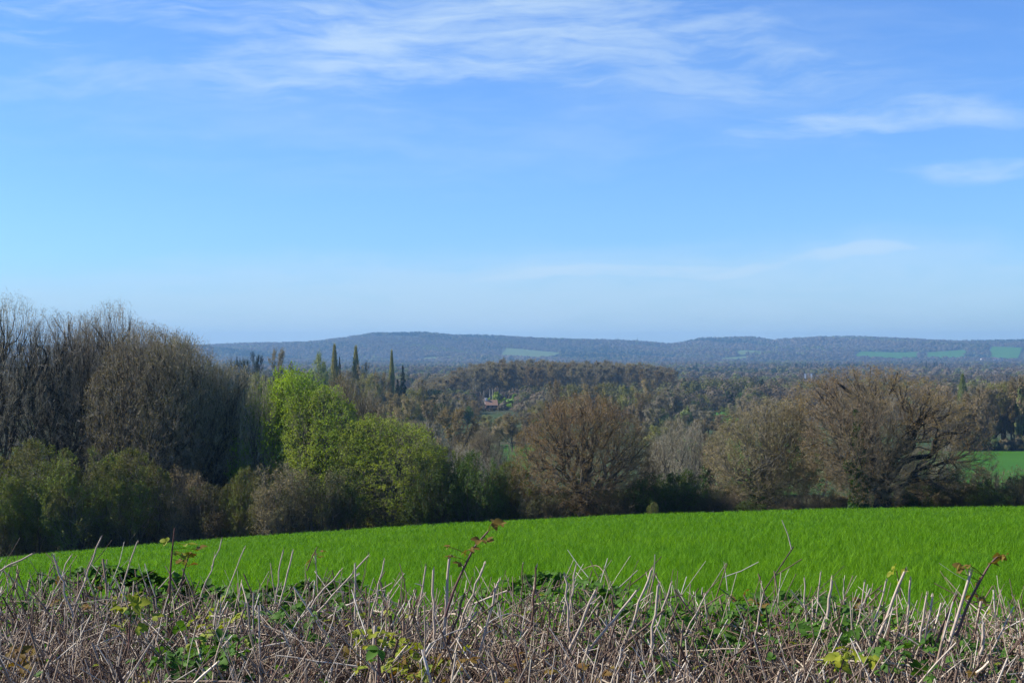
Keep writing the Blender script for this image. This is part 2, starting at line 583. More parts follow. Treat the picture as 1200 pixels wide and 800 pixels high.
def bare_tree(name, H, R, fork=0.2, limbs=11, base_r=None, cz=0.42, down=0.34, el=(-12, 78), n=(130, 900, 6500), rise=0.05, pull=(0.5, 0.40, 0.24),
              bark=BARK, twig=TWIG, bud=BUD_OAK, buds=50000, bud_size=0.07, rough=0.1, seed=1, ivy=0, spike=(0.36, 0.020, 6), droop=0.0, ivy_top=0.75,
              inner=(0.45, 0.40, 0.38), crook=0.07, clump=0.0, topbias=0.0):
    """Trunk mesh (trunk and main limbs) and crown mesh (finer branches, twigs, buds), base at origin."""
    global rng
    keep, rng = rng, np.random.default_rng(seed)
    base_r = base_r or H * 0.026
    env = dome(0, H * cz, R, H * (1 - cz), H * down, rough, seed)
    tk, cr = MA(), MA()
    up = np.array([0, 0, 1.0])
    hh = H * fork
    tp = np.array([[[0, 0, -0.6], [0, 0, 0.0], [0.02, 0, hh * 0.3], [-0.04, 0.03, hh * 0.65], [0.03, 0.02, hh]]], float)
    tp[:, 2:, :2] += rng.normal(size=(1, 3, 2)) * base_r * 0.4
    tubes(tk, tp, base_r * np.array([[1.7, 1.35, 1.0, 0.92, 0.85]]), 9)
    # main limbs reach for points spread over the crown's surface
    q = (np.arange(limbs) + 0.5) / limbs
    e = np.radians(el[0] + (el[1] - el[0]) * q + rng.normal(size=limbs) * 5)
    a = np.arange(limbs) * 2.399 + rng.uniform(0, 6.28) + rng.normal(size=limbs) * 0.2
    u = np.stack([np.cos(a) * np.cos(e), np.sin(a) * np.cos(e), np.sin(e)], 1)
    c0 = np.array([0, 0, H * cz])
    sc = np.stack([np.full(limbs, R), np.full(limbs, R), np.where(u[:, 2] > 0, H * (1 - cz), H * down)], 1)
    T = c0 + u * sc
    T = c0 + (T - c0) / np.maximum(env(T), 0.3)[:, None] * rng.uniform(0.78, 0.92, limbs)[:, None]
    S = np.stack([np.zeros(limbs), np.zeros(limbs), hh * (0.5 + 0.49 * q)], 1)
    ln = np.linalg.norm(T - S, axis=1)
    C = S + (norm(T - S) * 0.45 + up * 0.30) * ln[:, None] * rng.uniform(0.7, 1.2, (limbs, 1))
    L1 = bezier(S, C, T, 13, crook)
    R1 = (base_r * np.linspace(0.40, 0.64, limbs) * rng.uniform(0.85, 1.1, limbs))[:, None] * np.linspace(1, 0.12, 13)[None, :] ** 0.85
    tubes(tk, L1, R1, 6)
    W = Wood()
    W.add(L1, R1, 3)
    A = np.array([0, 0, hh * 0.8])
    last = None
    for lv, m in enumerate(n):
        box = rng.uniform(-1.15, 1.15, (m * 16, 3)) * np.array([R, R, H * max(1 - cz, down)]) + c0
        ev = env(box)
        box = box[(ev < (0.97, 1.0, 1.03)[lv]) & (ev > inner[lv] * rng.uniform(0.6, 1.3, len(ev))) & (box[:, 2] > H * 0.06) & (rng.uniform(0, 1, len(ev)) < 1 - topbias + topbias * np.clip(box[:, 2] / H, 0, 1) ** 2)][:m]
        D = A - box
        qy = box + D * pull[lv] * rng.uniform(0.35, 1.0, (len(box), 1)) * (1.0, 0.6, 0.32)[lv] - up * (rise * H * (1.0, 0.5, 0.22)[lv])
        S, tg, rp = W.attach(qy)
        ln = np.linalg.norm(box - S, axis=1)
        cap = R * (0.95, 0.5, 0.26)[lv]
        over = np.maximum(ln / cap, 1)
        box = S + (box - S) / over[:, None]
        ln = ln / over
        C = S + tg * (ln * 0.30)[:, None] + (box - S) * 0.2 - up * (droop * ln * 0.2)[:, None]
        K = (8, 5, 3)[lv]
        P = bezier(S, C, box, K, (crook, crook * 1.2, crook * 1.5)[lv])
        if droop and lv == 2:
            P[:, -1, 2] -= droop * ln
        r0 = np.maximum(np.minimum(rp * 0.72, ln * (0.022, 0.011, 0.008)[lv] + 0.005), 0.0055)
        RR = r0[:, None] * np.linspace(1, 0.3, K)[None, :]
        tubes(tk if lv < 2 else cr, P, RR, (5, 4, 3)[lv], 0)
        W.add(P, RR, 1)
        last = (P, RR)
    p, T, r, L, t = sample(last[0], last[1], spike[2], 0.15, 1.0)
    N = len(p)
    a = np.radians(52 + rng.normal(size=N) * 20)[:, None]
    d = norm(np.cos(a) * T + np.sin(a) * norm(np.cross(T, rng.normal(size=(N, 3)))) + up * (0.15 - droop))
    spikes(cr, p, d, spike[0] * rng.uniform(0.5, 1.4, N), np.full(N, spike[1]) * rng.uniform(0.6, 1.3, N), 0)
    if buds:
        w = np.ones(N)
        if clump:
            g = np.random.default_rng(seed + 7)
            f, ph = g.normal(size=(5, 3)) * (2.6 / R * 2), g.uniform(0, 6.28, 5)
            w = np.clip(0.5 + clump * np.cos(p @ f.T + ph).sum(1) / 2.2, 0.04, 1)
        k = rng.choice(N, buds, p=w / w.sum())
        f = rng.uniform(0.1, 1.05, buds)[:, None] * spike[0]
        leaves(cr, p[k] + d[k] * f + rng.normal(size=(buds, 3)) * 0.03, bud_size, 1, 0.6, droop * 3)
    res = [tk.mesh(name + '_trunk', [bark]), cr.mesh(name + '_crown', [twig, bud])]
    if ivy:
        iv = MA()
        m = int(ivy * 0.5)
        zz = rng.uniform(0, 1, m) ** 0.8
        aa = rng.uniform(0, 6.28, m)
        rr = base_r * (1.3 + 1.3 * rng.uniform(0, 1, m)) * (1.25 - 0.5 * zz)
        leaves(iv, np.stack([np.cos(aa) * rr, np.sin(aa) * rr, zz * hh * 1.05], 1), 0.16, 0, 0.8)
        pick = rng.permutation(limbs)[:max(2, limbs // 2)]
        pp, _, _, _, tt = sample(L1[pick], R1[pick], int((ivy - m) / len(pick)), 0, ivy_top)
        leaves(iv, pp + rng.normal(size=pp.shape) * (0.36 * (1.1 - tt[:, None])), 0.19, 0, 0.8)
        res.append(iv.mesh(name + '_ivy', [IVY]))
    rng = keep
    return {'m': res, 'H': H, 'W': 2 * R}


def shrub(name, H, R, stems=26, leaf=LEAF_OLIVE, twig=TWIG, n_leaf=26000, leaf_size=0.09, seed=2, n=(9, 7, 4), up=0.06, rough=0.14):
    global rng
    keep, rng = rng, np.random.default_rng(seed)
    env = dome(0, H * 0.35, R, H * 0.65, H * 0.5, rough, seed)
    tk, cr = MA(), MA()
    a = rng.uniform(0, 6.28, stems)
    rr = R * 0.45 * np.sqrt(rng.uniform(0, 1, stems))
    st = np.stack([np.cos(a) * rr, np.sin(a) * rr, np.full(stems, -0.3)], 1)
    lean = rng.uniform(0.1, 1.1, stems)
    d = np.stack([np.cos(a) * lean, np.sin(a) * lean, np.ones(stems)], 1)
    L1 = grow(st, d, np.full(stems, H * 1.15), 7, 0.13, up, env)
    R1 = (0.045 * rng.uniform(0.6, 1.3, stems))[:, None] * np.linspace(1, 0.2, 7)[None, :]
    tubes(tk, L1, R1, 4)
    L2, R2 = kids(L1, R1, n[0], 0.12, 1.0, 40, 14, 0.45, 5, 0.18, up, env, 0.008, 0.3, 0.45)
    tubes(cr, L2, R2, 3)
    L3, R3 = kids(L2, R2, n[1], 0.1, 1.0, 42, 14, 0.5, 3, 0.18, up, env, 0.006, 0.4, 0.3)
    tubes(cr, L3, R3, 3)
    p, T, r, L, t = sample(L3, R3, n[2], 0.2, 1.0)
    N = len(p)
    d = norm(T + rng.normal(size=(N, 3)) * 0.5 + np.array([0, 0, 0.2]))
    Ls = 0.3 * rng.uniform(0.5, 1.4, N)
    spikes(cr, p, d, Ls, np.full(N, 0.014), 0)
    k = rng.integers(0, N, n_leaf)
    leaves(cr, p[k] + d[k] * rng.uniform(0, 0.35, n_leaf)[:, None] + rng.normal(size=(n_leaf, 3)) * 0.04, leaf_size, 1, 0.55)
    rng = keep
    return {'m': [tk.mesh(name + '_stems', [BARK]), cr.mesh(name + '_crown', [twig, leaf])], 'H': H, 'W': 2 * R}


# low-detail prototypes for trees several hundred metres off (metres, base at origin)
def far_tree(name, H, R, kind='round', bark=BARK, twig=HAZE_GREY, seed=3, n=2600, size=(1.1, 0.10), leafy=0.0, cz=0.5, fork=0.3):
    global rng
    keep, rng = rng, np.random.default_rng(seed)
    tk, cr = MA(), MA()
    base_r = H * 0.02
    if kind == 'round':
        env = dome(0, H * cz, R, H * (1 - cz), H * (cz - 0.12), 0.16, seed)
        hh = H * fork
        tubes(tk, np.array([[[0, 0, -1.0], [0, 0, hh * 0.5], [0.1, 0, hh]]]), base_r * np.array([[1.3, 1.0, 0.85]]), 6)
        nl = 9
        a = np.arange(nl) * 2.399 + rng.uniform(0, 6)
        e = np.radians(np.linspace(12, 82, nl))
        st = np.stack([np.zeros(nl), np.zeros(nl), hh * np.linspace(0.6, 1, nl)], 1)
        L1 = grow(st, np.stack([np.cos(a) * np.cos(e), np.sin(a) * np.cos(e), np.sin(e)], 1), np.full(nl, H), 6, 0.15, 0.02, env)
        R1 = base_r * 0.5 * np.linspace(1, 0.2, 6)[None, :] * np.ones((nl, 1))
        tubes(tk, L1, R1, 4)
        L2, R2 = kids(L1, R1, 8, 0.25, 1.0, 42, 12, 0.5, 4, 0.15, 0.02, env, 0.03, 0.3)
        tubes(tk, L2, R2, 3)
        p, T, r, L, t = sample(L2, R2, max(2, n // len(L2)), 0.05, 1.0)
        N = len(p)
        p = p + rng.normal(size=(N, 3)) * R * 0.06
        d = norm(T + rng.normal(size=(N, 3)) * 0.7 + np.array([0, 0, 0.15]))
    elif kind == 'column':
        tubes(tk, np.array([[[0, 0, -1.0], [0, 0, H * 0.5], [0, 0, H * 0.97]]]), base_r * np.array([[1.2, 0.7, 0.15]]), 6)
        z = H * (0.08 + 0.9 * rng.uniform(0, 1, n) ** 0.9)
        prof = R * np.clip(np.minimum((z / H) * 6, (1.02 - z / H) * 2.6), 0.1, 1) * rng.uniform(0.4, 1.1, n)
        a = rng.uniform(0, 6.28, n)
        p = np.stack([np.cos(a) * prof, np.sin(a) * prof, z], 1)
        d = norm(np.stack([np.cos(a) * 0.3, np.sin(a) * 0.3, np.ones(n)], 1) + rng.normal(size=(n, 3)) * 0.25)
    elif kind == 'stand':       # drawn-up plantation tree: tall clean trunk, small high crown
        tubes(tk, np.array([[[0, 0, -1.0], [0.1, 0, H * 0.45], [0, 0.1, H * 0.95]]]), base_r * 0.8 * np.array([[1.2, 0.8, 0.2]]), 5)
        m = 26
        z = H * (0.35 + 0.6 * np.sort(rng.uniform(0, 1, m)))
        a = rng.uniform(0, 6.28, m)
        st = np.stack([np.zeros(m), np.zeros(m), z], 1)
        env = dome(0, H * 0.68, R, H * 0.32, H * 0.4, 0.15, seed)
        L1 = grow(st, np.stack([np.cos(a), np.sin(a), np.full(m, 1.3)], 1), np.full(m, R * 1.7), 4, 0.1, 0.1, env)
        R1 = base_r * 0.25 * np.linspace(1, 0.2, 4)[None, :] * np.ones((m, 1))
        tubes(tk, L1, R1, 3)
        p, T, r, L, t = sample(L1, R1, n // m, 0.1, 1.0)
        N = len(p)
        p = p + rng.normal(size=(N, 3)) * R * 0.1
        d = norm(T + rng.normal(size=(N, 3)) * 0.5 + np.array([0, 0, 0.4]))
    elif kind == 'cone':
        tubes(tk, np.array([[[0, 0, -1.0], [0, 0, H * 0.5], [0, 0, H]]]), base_r * np.array([[1.2, 0.7, 0.1]]), 6)
        z = H * (0.1 + 0.9 * rng.uniform(0, 1, n) ** 1.3)
        lay = 0.75 + 0.25 * np.sin(z / H * 60)
        prof = R * (1.03 - z / H) ** 0.85 * lay * rng.uniform(0.25, 1.05, n)
        a = rng.uniform(0, 6.28, n)
        p = np.stack([np.cos(a) * prof, np.sin(a) * prof, z], 1)
        d = norm(np.stack([np.cos(a), np.sin(a), np.full(n, -0.1)], 1) + rng.normal(size=(n, 3)) * 0.3)
    elif kind == 'cedar':
        tubes(tk, np.array([[[0, 0, -1.0], [0, 0, H * 0.5], [0, 0, H * 0.9]]]), base_r * np.array([[1.3, 0.9, 0.3]]), 6)
        m = 16
        k = rng.integers(0, m, n)
        lz = H * np.sort(rng.uniform(0.3, 0.97, m))
        la = rng.uniform(0, 6.28, m)
        lr = R * rng.uniform(0.25, 0.6, m)
        q = rng.normal(size=(n, 3)) * np.array([R * 0.26, R * 0.26, H * 0.02])
        p = np.stack([np.cos(la[k]) * lr[k], np.sin(la[k]) * lr[k], lz[k]], 1) + q
        d = norm(rng.normal(size=(n, 3)) * np.array([1, 1, 0.35]))
    N = len(p)
    if kind == 'cone':
        size = (1.0, size[1])
    if leafy or kind in ('round', 'stand', 'column'):
        zc = H * (0.68 if kind == 'stand' else cz)
        nv = norm(norm((p - [0, 0, zc]) / [R, R, H * (3.0 if kind == 'column' else 0.4)]) + rng.normal(size=(N, 3)) * (0.55 if kind == 'stand' else 0.2))
        a1 = norm(np.cross(nv, rng.normal(size=(N, 3))))
        b1 = np.cross(nv, a1)
        sz = (leafy or (0.20 if kind == 'stand' else 0.26)) * rng.uniform(0.6, 1.4, (N, 1))
        V = np.stack([p - a1 * sz, p + b1 * sz * 0.7, p + a1 * sz, p - b1 * sz * 0.7], 1)
        i4 = np.arange(N)[:, None] * 4
        cr.add(V, np.concatenate([i4 + [0, 1, 2], i4 + [0, 2, 3]], 1).reshape(-1, 3), 0)
    if not leafy:
        spikes(cr, p, d, size[0] * rng.uniform(0.5, 1.5, N) * (np.clip(1.1 - p[:, 2] / H, 0.12, 1) if kind == 'cone' else 1.0), size[1] * rng.uniform(0.6, 1.5, N), 0)
    rng = keep
    return {'m': [tk.mesh(name + '_trunk', [bark]), cr.mesh(name + '_crown', [twig])], 'H': H, 'W': 2 * R}


# ------------------------------------------------------------------ terrain
CROP_H = 0.25
SKYLINE = np.array([(-400, 402), (0, 405), (250, 404), (330, 402), (370, 400), (400, 397), (440, 392), (500, 391), (560, 393), (620, 396), (700, 398), (745, 400),
                    (785, 403), (805, 400), (822, 397), (850, 397.5), (880, 396), (906, 400), (925, 397), (960, 395), (1000, 395.5), (1060, 397),
                    (1120, 399), (1160, 399), (1200, 398), (1500, 397)], float)
VAL = np.array([(90, -13.6), (130, -18), (160, -20.5), (200, -23), (260, -26), (340, -28), (500, -31), (800, -34), (1500, -40), (2500, -46), (4500, -50), (9000, -50)])


def sstep(x, a, b):
    t = np.clip((x - a) / (b - a), 0, 1)
    return t * t * (3 - 2 * t)


def terrain(x, y):
    x, y = np.asarray(x, float), np.asarray(y, float)
    d = np.maximum(y, 0)
    u = np.clip(x / np.maximum(d, 5.0), -0.6, 0.6)
    v = u / 0.364
    a = 0.1201 - 0.0182 * v + 0.0085 * v * v
    fld = -(0.90 + CROP_H) - d * (a - 0.90 / 95)
    z = np.minimum(fld, -1.72 - 0.004 * d)
    V = np.interp(d, VAL[:, 0], VAL[:, 1]) + np.where(d < 150, -1.8 * np.clip(-v, -1, 1), 0)
    z = z + (V - z) * sstep(d, 97, 140)
    # gentle swell of the wooded plain
    z = z + sstep(d, 900, 1600) * (2.0 * np.sin(x / 310 + 1.0) * np.cos(y / 420) + 1.6 * np.sin(x / 130 + y / 170))
    px = 600 + F * u
    crest = (HOR - np.interp(px, SKYLINE[:, 0], SKYLINE[:, 1])) / F * 6500 - 9
    rise = np.where(d < 6500, sstep(d, 4200, 6600) ** 1.15 / sstep(6500.0, 4200, 6600) ** 1.15, 1 - sstep(d, 6500, 8600) * 0.8)
    hum = 13 * np.sin(x / 260 + 0.6) * np.sin(y / 330 + x / 500) + 4 * np.sin(x / 95 + y / 140)
    z = z + rise * (crest + 50) + hum * sstep(d, 4300, 5200) * (1 - sstep(d, 5900, 6450))
    return z


def tz(x, y):
    return float(terrain(x, y))


def build_ground():
    th = np.radians(np.concatenate([np.arange(-30, 30, 0.2), np.arange(30, 330, 3.0)]))
    r = np.concatenate([[0.0], np.geomspace(1.0, 9000, 300)])
    TH, RR = np.meshgrid(th, r)
    X, Y = RR * np.sin(TH), RR * np.cos(TH)
    V = np.stack([X, Y, terrain(X, Y)], -1)
    nr, nt = V.shape[:2]
    i = np.arange(nr - 1)[:, None] * nt
    j = np.arange(nt)[None, :]
    j2 = (j + 1) % nt
    a, b, c, d = i + j, i + j2, i + nt + j2, i + nt + j
    t = np.stack([np.stack([a, c, b], -1), np.stack([a, d, c], -1)], -2).reshape(-1, 3)
    ma = MA()
    ma.add(V, t, 0, True)
    tag(ma.build('ground', [GROUND]), kind='structure')


build_ground()


def X(px, d):
    return (px - 600) / F * d


CLEAR = [(556, 606, 640, 820), (488, 795, 865, 1005)]      # patches of open field where no far trees grow: (px0, px1, d0, d1, tilt)


def meadow(name, px0, px1, d0, d1, mat, lift=0.3, keep_clear=True, wob=0.32):
    """A field draped on the terrain."""
    n = 26
    a, b = np.meshgrid(np.linspace(0, 1, n), np.linspace(0, 1, n))
    w = wob * (np.sin(a * 5 + px0) * 0.5 + np.sin(b * 4 + d0) * 0.5)
    d = d0 + (d1 - d0) * np.clip(b + w * (0.5 - np.abs(b - 0.5)), 0, 1)
    px = px0 + (px1 - px0) * np.clip(a + w * 0.4, -0.1, 1.1)
    px = px + (b - 0.5) * (px1 - px0) * 0.15
    x = X(px, d)
    V = np.stack([x, d, terrain(x, d) + lift], -1)
    i = np.arange(n - 1)[:, None] * n
    j = np.arange(n - 1)[None, :]
    q0, q1, q2, q3 = i + j, i + j + 1, i + n + j + 1, i + n + j
    t = np.stack([np.stack([q0, q1, q2], -1), np.stack([q0, q2, q3], -1)], -2).reshape(-1, 3)
    ma = MA()
    ma.add(V, t, 0, True)
    if keep_clear:
        CLEAR.append((px0, px1, d0, d1))
    return tag(ma.build(name, [mat]), kind='structure')


meadow('meadow', 1080, 1290, 215, 402, MEADOW)
meadow('meadow', 440, 640, 310, 440, MEADOW)
meadow('meadow', 762, 960, 240, 480, MEADOW)
meadow('meadow', 818, 870, 620, 760, MEADOW)
meadow('meadow', 812, 842, 1300, 1600, MEADOW, 1.0)
meadow('hill_field', 588, 652, 5000, 5520, MEADOW_PALE, 3.0)
meadow('hill_field', 1002, 1072, 4900, 5420, MEADOW, 3.0)
meadow('hill_field', 1084, 1126, 4900, 5380, MEADOW, 3.0)
meadow('hill_field', 1160, 1196, 5000, 5600, MEADOW, 3.0)
meadow('hill_field', 864, 896, 5050, 5400, MEADOW_PALE, 3.0)
meadow('hill_field', 846, 872, 4850, 4990, MEADOW_PALE, 3.0)
meadow('hill_field', 496, 530, 4850, 4960, MEADOW_PALE, 3.0)
meadow('yellow_field', 938, 960, 4300, 4620, RAPE, 3.0)


# ------------------------------------------------------------------ the young crop
def build_crop():
    def batch(n, dmin, dmax, mode):
        u = rng.uniform(-0.45, 0.45, n)
        if mode:
            d = 1 / rng.uniform(1 / dmax, 1 / dmin, n)
        else:
            d = rng.uniform(dmin, dmax, n)
        return u * (d + 9.0), d
    ma = MA()
    for n, d0, d1, mode in ((560000, 5.9, 97, True), (250000, 12, 97, False)):
        m = n // 5                                  # plants of five blades each
        x, y = batch(m, d0, d1, mode)
        vig = np.repeat(rng.uniform(0.65, 1.2, m), 5)
        sp = np.repeat(0.012 + y * 0.0006, 5)
        x, y = np.repeat(x, 5) + rng.normal(size=n) * sp, np.repeat(y, 5) + rng.normal(size=n) * sp
        y = np.minimum(y, 96.0 + 0.5 * np.sin(x * 0.7) + rng.normal(size=n) * 0.25)
        z = terrain(x, y)
        patch = 1 + 0.16 * np.sin(x * 0.5 + 1) * np.sin(y * 0.33) + 0.08 * np.sin(x * 1.9 + y * 1.3)
        h = CROP_H * patch * vig * rng.uniform(0.7, 1.12, n)
        w = np.maximum(0.0062, y * 0.00035) * rng.uniform(0.7, 1.3, n)
        az = rng.uniform(0, 6.28, n)
        lean = rng.uniform(0.15, 1.0, n) * h
        lx, ly = np.cos(az) * lean, np.sin(az) * lean
        wx, wy = -np.sin(az) * w / 2, np.cos(az) * w / 2
        tw = rng.uniform(-0.9, 0.9, n)
        wx2, wy2 = -np.sin(az + tw) * w * 0.42, np.cos(az + tw) * w * 0.42
        p = lambda fx, fz, sx, sy: np.stack([x + lx * fx + sx, y + ly * fx + sy, z + h * fz], 1)
        V = np.stack([p(0, -0.04, -wx, -wy), p(0, -0.04, wx, wy), p(0.32, 0.62, wx2, wy2), p(0.32, 0.62, -wx2, -wy2), p(1, 1.0, 0, 0)], 1)
        i = np.arange(n)[:, None] * 5
        ma.add(V, np.concatenate([i + [0, 1, 2], i + [0, 2, 3], i + [3, 2, 4]], 1).reshape(-1, 3), 0)
    tag(ma.build('young_crop', [CROP]), label='bright green young cereal crop covering the sloping field', kind='stuff')


build_crop()


# ------------------------------------------------------------------ trees
def plant(proto, name, px, d, top, width=None, label='', cat='tree', group=None, rot=None, mats=None, parts=('trunk', 'crown', 'ivy'), dy=0.0):
    """Copy of a prototype with its foot on the ground at (px, d); crown reaches image row `top`; width in pixels."""
    x, y = X(px, d), d + dy
    z = tz(x, y)
    h = max((HOR - top) / F * y - z, 1.0)
    s = h / proto['H']
    sw = (width / F * y) / proto['W'] if width else s
    r = empty(name, (x, y, z - 0.05))
    r.rotation_euler = (0, 0, random.uniform(0, 6.28) if rot is None else rot)
    r.scale = (sw, sw, s)
    tag(r, label, cat, group)
    for i, me in enumerate(proto['m']):
        o = link(parts[i], me, r)
        if mats and i in mats:
            for k, m in enumerate(mats[i]):
                if m is not None:
                    o.material_slots[k].link = 'OBJECT'
                    o.material_slots[k].material = m
    return r


# --- the row of trees and bushes along the far edge of the crop
ASH = [bare_tree('ash', 18, 6.2, fork=0.20, limbs=11, cz=0.58, down=0.44, el=(-5, 80), n=(100, 640, 3200), rise=0.04, topbias=0.85, bark=BARK_DARK, twig=TWIG_GREY,
                 bud=BUD_BROWN, buds=14000, bud_size=0.07, rough=0.11, seed=s, spike=(0.42, 0.018, 5), base_r=0.34, crook=0.06) for s in (21, 22, 23)]
ASH_OLIVE = bare_tree('field_maple', 14, 5.2, fork=0.14, limbs=11, cz=0.45, down=0.38, n=(120, 850, 6000), rise=0.06, bark=BARK_DARK, twig=TWIG_GREY,
                      bud=BUD_OLIVE, buds=52000, bud_size=0.085, rough=0.16, seed=24)
OAK = bare_tree('oak', 11, 5.6, fork=0.17, limbs=14, cz=0.40, down=0.36, n=(140, 1000, 7500), rise=0.03, bud=BUD_OAK, buds=100000,
                bud_size=0.06, rough=0.04, seed=31, spike=(0.28, 0.018, 5), topbias=0.3, inner=(0.5, 0.5, 0.55), base_r=0.42)
BIG_OAK = bare_tree('big_oak', 14, 7.6, fork=0.20, limbs=15, cz=0.40, down=0.35, el=(-10, 74), n=(150, 950, 7000), rise=0.02, bud=BUD_OAK, buds=90000,
                    bud_size=0.06, rough=0.045, seed=33, base_r=0.66, crook=0.08, inner=(0.5, 0.66, 0.74), bark=BARK_DARK, spike=(0.28, 0.017, 4), topbias=0.25)
IVY_OAK = bare_tree('ivy_oak', 12, 5.2, fork=0.30, limbs=9, cz=0.5, down=0.4, n=(90, 700, 5000), bud=BUD_OAK, buds=30000,
                    bud_size=0.07, rough=0.14, seed=35, base_r=0.36, ivy=26000, crook=0.07)
GREY_OAK = bare_tree('grey_oak', 11, 4.6, fork=0.16, limbs=12, cz=0.44, down=0.38, n=(120, 850, 5600), rise=0.05, twig=TWIG, bud=BUD_BROWN,
                     buds=60000, bud_size=0.07, rough=0.1, seed=36, bark=BARK_PALE, base_r=0.3, ivy=6000, ivy_top=0.3)
SPARSE = bare_tree('sparse_tree', 9, 3.0, fork=0.22, limbs=7, cz=0.55, down=0.4, el=(5, 80), n=(50, 320, 1900), rise=0.08, twig=TWIG_GREY, bud=BUD_OLIVE,
                   buds=9000, bud_size=0.065, rough=0.2, seed=38, base_r=0.17)
IVY_POLE = bare_tree('ivy_pole', 9, 0.9, fork=0.6, limbs=5, cz=0.6, down=0.5, n=(25, 120, 600), bud=BUD_OLIVE, buds=2500, seed=39, base_r=0.14, ivy=6000)
GREEN = [bare_tree('green_tree', 11, 4.0, fork=0.16, limbs=10, cz=0.48, down=0.42, n=(100, 700, 5200), rise=0.06, bud=b, buds=nb,
                   bud_size=sz, rough=0.30, seed=s, droop=dr, spike=(0.45, 0.013, 4), base_r=0.2, clump=0.5, inner=(0.45, 0.5, 0.6))
         for b, nb, sz, s, dr in ((LEAF_LIME, 95000, 0.12, 41, 0.0), (LEAF_WILLOW, 85000, 0.115, 42, 0.15), (LEAF_WILLOW, 85000, 0.115, 43, 0.2))]
SHRUB = [shrub('thicket', 5.0, 3.2, leaf=LEAF_OLIVE, seed=51, n_leaf=60000, rough=0.07, leaf_size=0.08), shrub('thicket', 4.6, 3.2, leaf=LEAF_OLIVE, seed=52, n_leaf=50000, rough=0.08, leaf_size=0.08)]
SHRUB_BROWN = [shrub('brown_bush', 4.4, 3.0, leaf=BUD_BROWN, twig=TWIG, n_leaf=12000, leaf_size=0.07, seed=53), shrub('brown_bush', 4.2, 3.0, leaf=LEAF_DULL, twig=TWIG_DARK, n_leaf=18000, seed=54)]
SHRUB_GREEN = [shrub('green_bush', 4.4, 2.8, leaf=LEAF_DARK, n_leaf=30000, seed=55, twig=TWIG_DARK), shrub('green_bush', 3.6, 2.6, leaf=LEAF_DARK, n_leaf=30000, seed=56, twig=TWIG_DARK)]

STEMS = ('stems', 'crown')
for i, (px, d, top, w, lab) in enumerate((
        (-2, 116, 361, 158, 'tall bare tree at the picture edge'),
        (66, 118, 358, 160, 'tall bare tree with a wide low fork and open twiggy top against the sky'),
        (104, 122, 362, 150, 'tall bare tree with dense upright twigs, second from the widely forked one'),
        (144, 119, 368, 155, 'bare tree rising behind the olive thicket in the middle of the clump'),
        (180, 122, 373, 150, 'bare grey tree whose rounded twiggy top stands above the olive-budded tree'),
        (206, 119, 386, 138, 'bare grey tree on the shoulder where the clump starts to slope down'))):
    plant(ASH[i % 3], 'bare_tree', px, d, top, w, lab, group='bare trees of the dark clump')
for px, d, top, w, lab in ((92, 140, 388, 130, None), (150, 142, 390, 130, None), (205, 140, 402, 120, None), (-40, 134, 368, 140, None)):
    plant(ASH[(px // 7) % 3], 'bare_tree', px, d, top, w, 'thin bare tree in the back row of the dark clump, seen between the front trunks', group='back row of the dark clump')
plant(ASH_OLIVE, 'budding_tree', 165, 113, 392, 142, 'olive-budded spreading tree in front of the grey bare trees of the clump', group='budding trees of the clump')
plant(ASH_OLIVE, 'budding_tree', 224, 115, 400, 136, 'wide olive-brown budding tree sloping down at the end of the dark clump', group='budding trees of the clump')
plant(ASH_OLIVE, 'budding_tree', 262, 117, 430, 100, 'lowest olive-brown tree of the clump, next to the lime green tree', group='budding trees of the clump')

plant(GREEN[0], 'lime_tree', 345, 116, 442, 118, 'yellow-green leafy tree with ragged crown beside the dark bare clump', group='green trees at the field edge')
plant(SPARSE, 'birch_tree', 305, 113, 442, 46, 'slender thin tree with a sparse green veil between bare clump and lime green tree', mats={1: (TWIG_GREY, LEAF_LIME)})
plant(GREEN[1], 'willow_tree', 388, 111, 464, 112, 'mid-green willow leaning against the yellow-green tree', group='green trees at the field edge')
plant(GREEN[2], 'willow_tree', 460, 107, 489, 112, 'brightest yellow-green willow standing at the crop edge', group='green trees at the field edge')
plant(ASH_OLIVE, 'budding_tree', 412, 150, 444, 82, 'round olive-brown tree showing above the two willows', mats={1: (TWIG, BUD_OLIVE)})
plant(ASH_OLIVE, 'budding_tree', 440, 165, 468, 60, 'small purple-brown bare tree behind the brightest willow', mats={1: (TWIG, BUD_BROWN)})

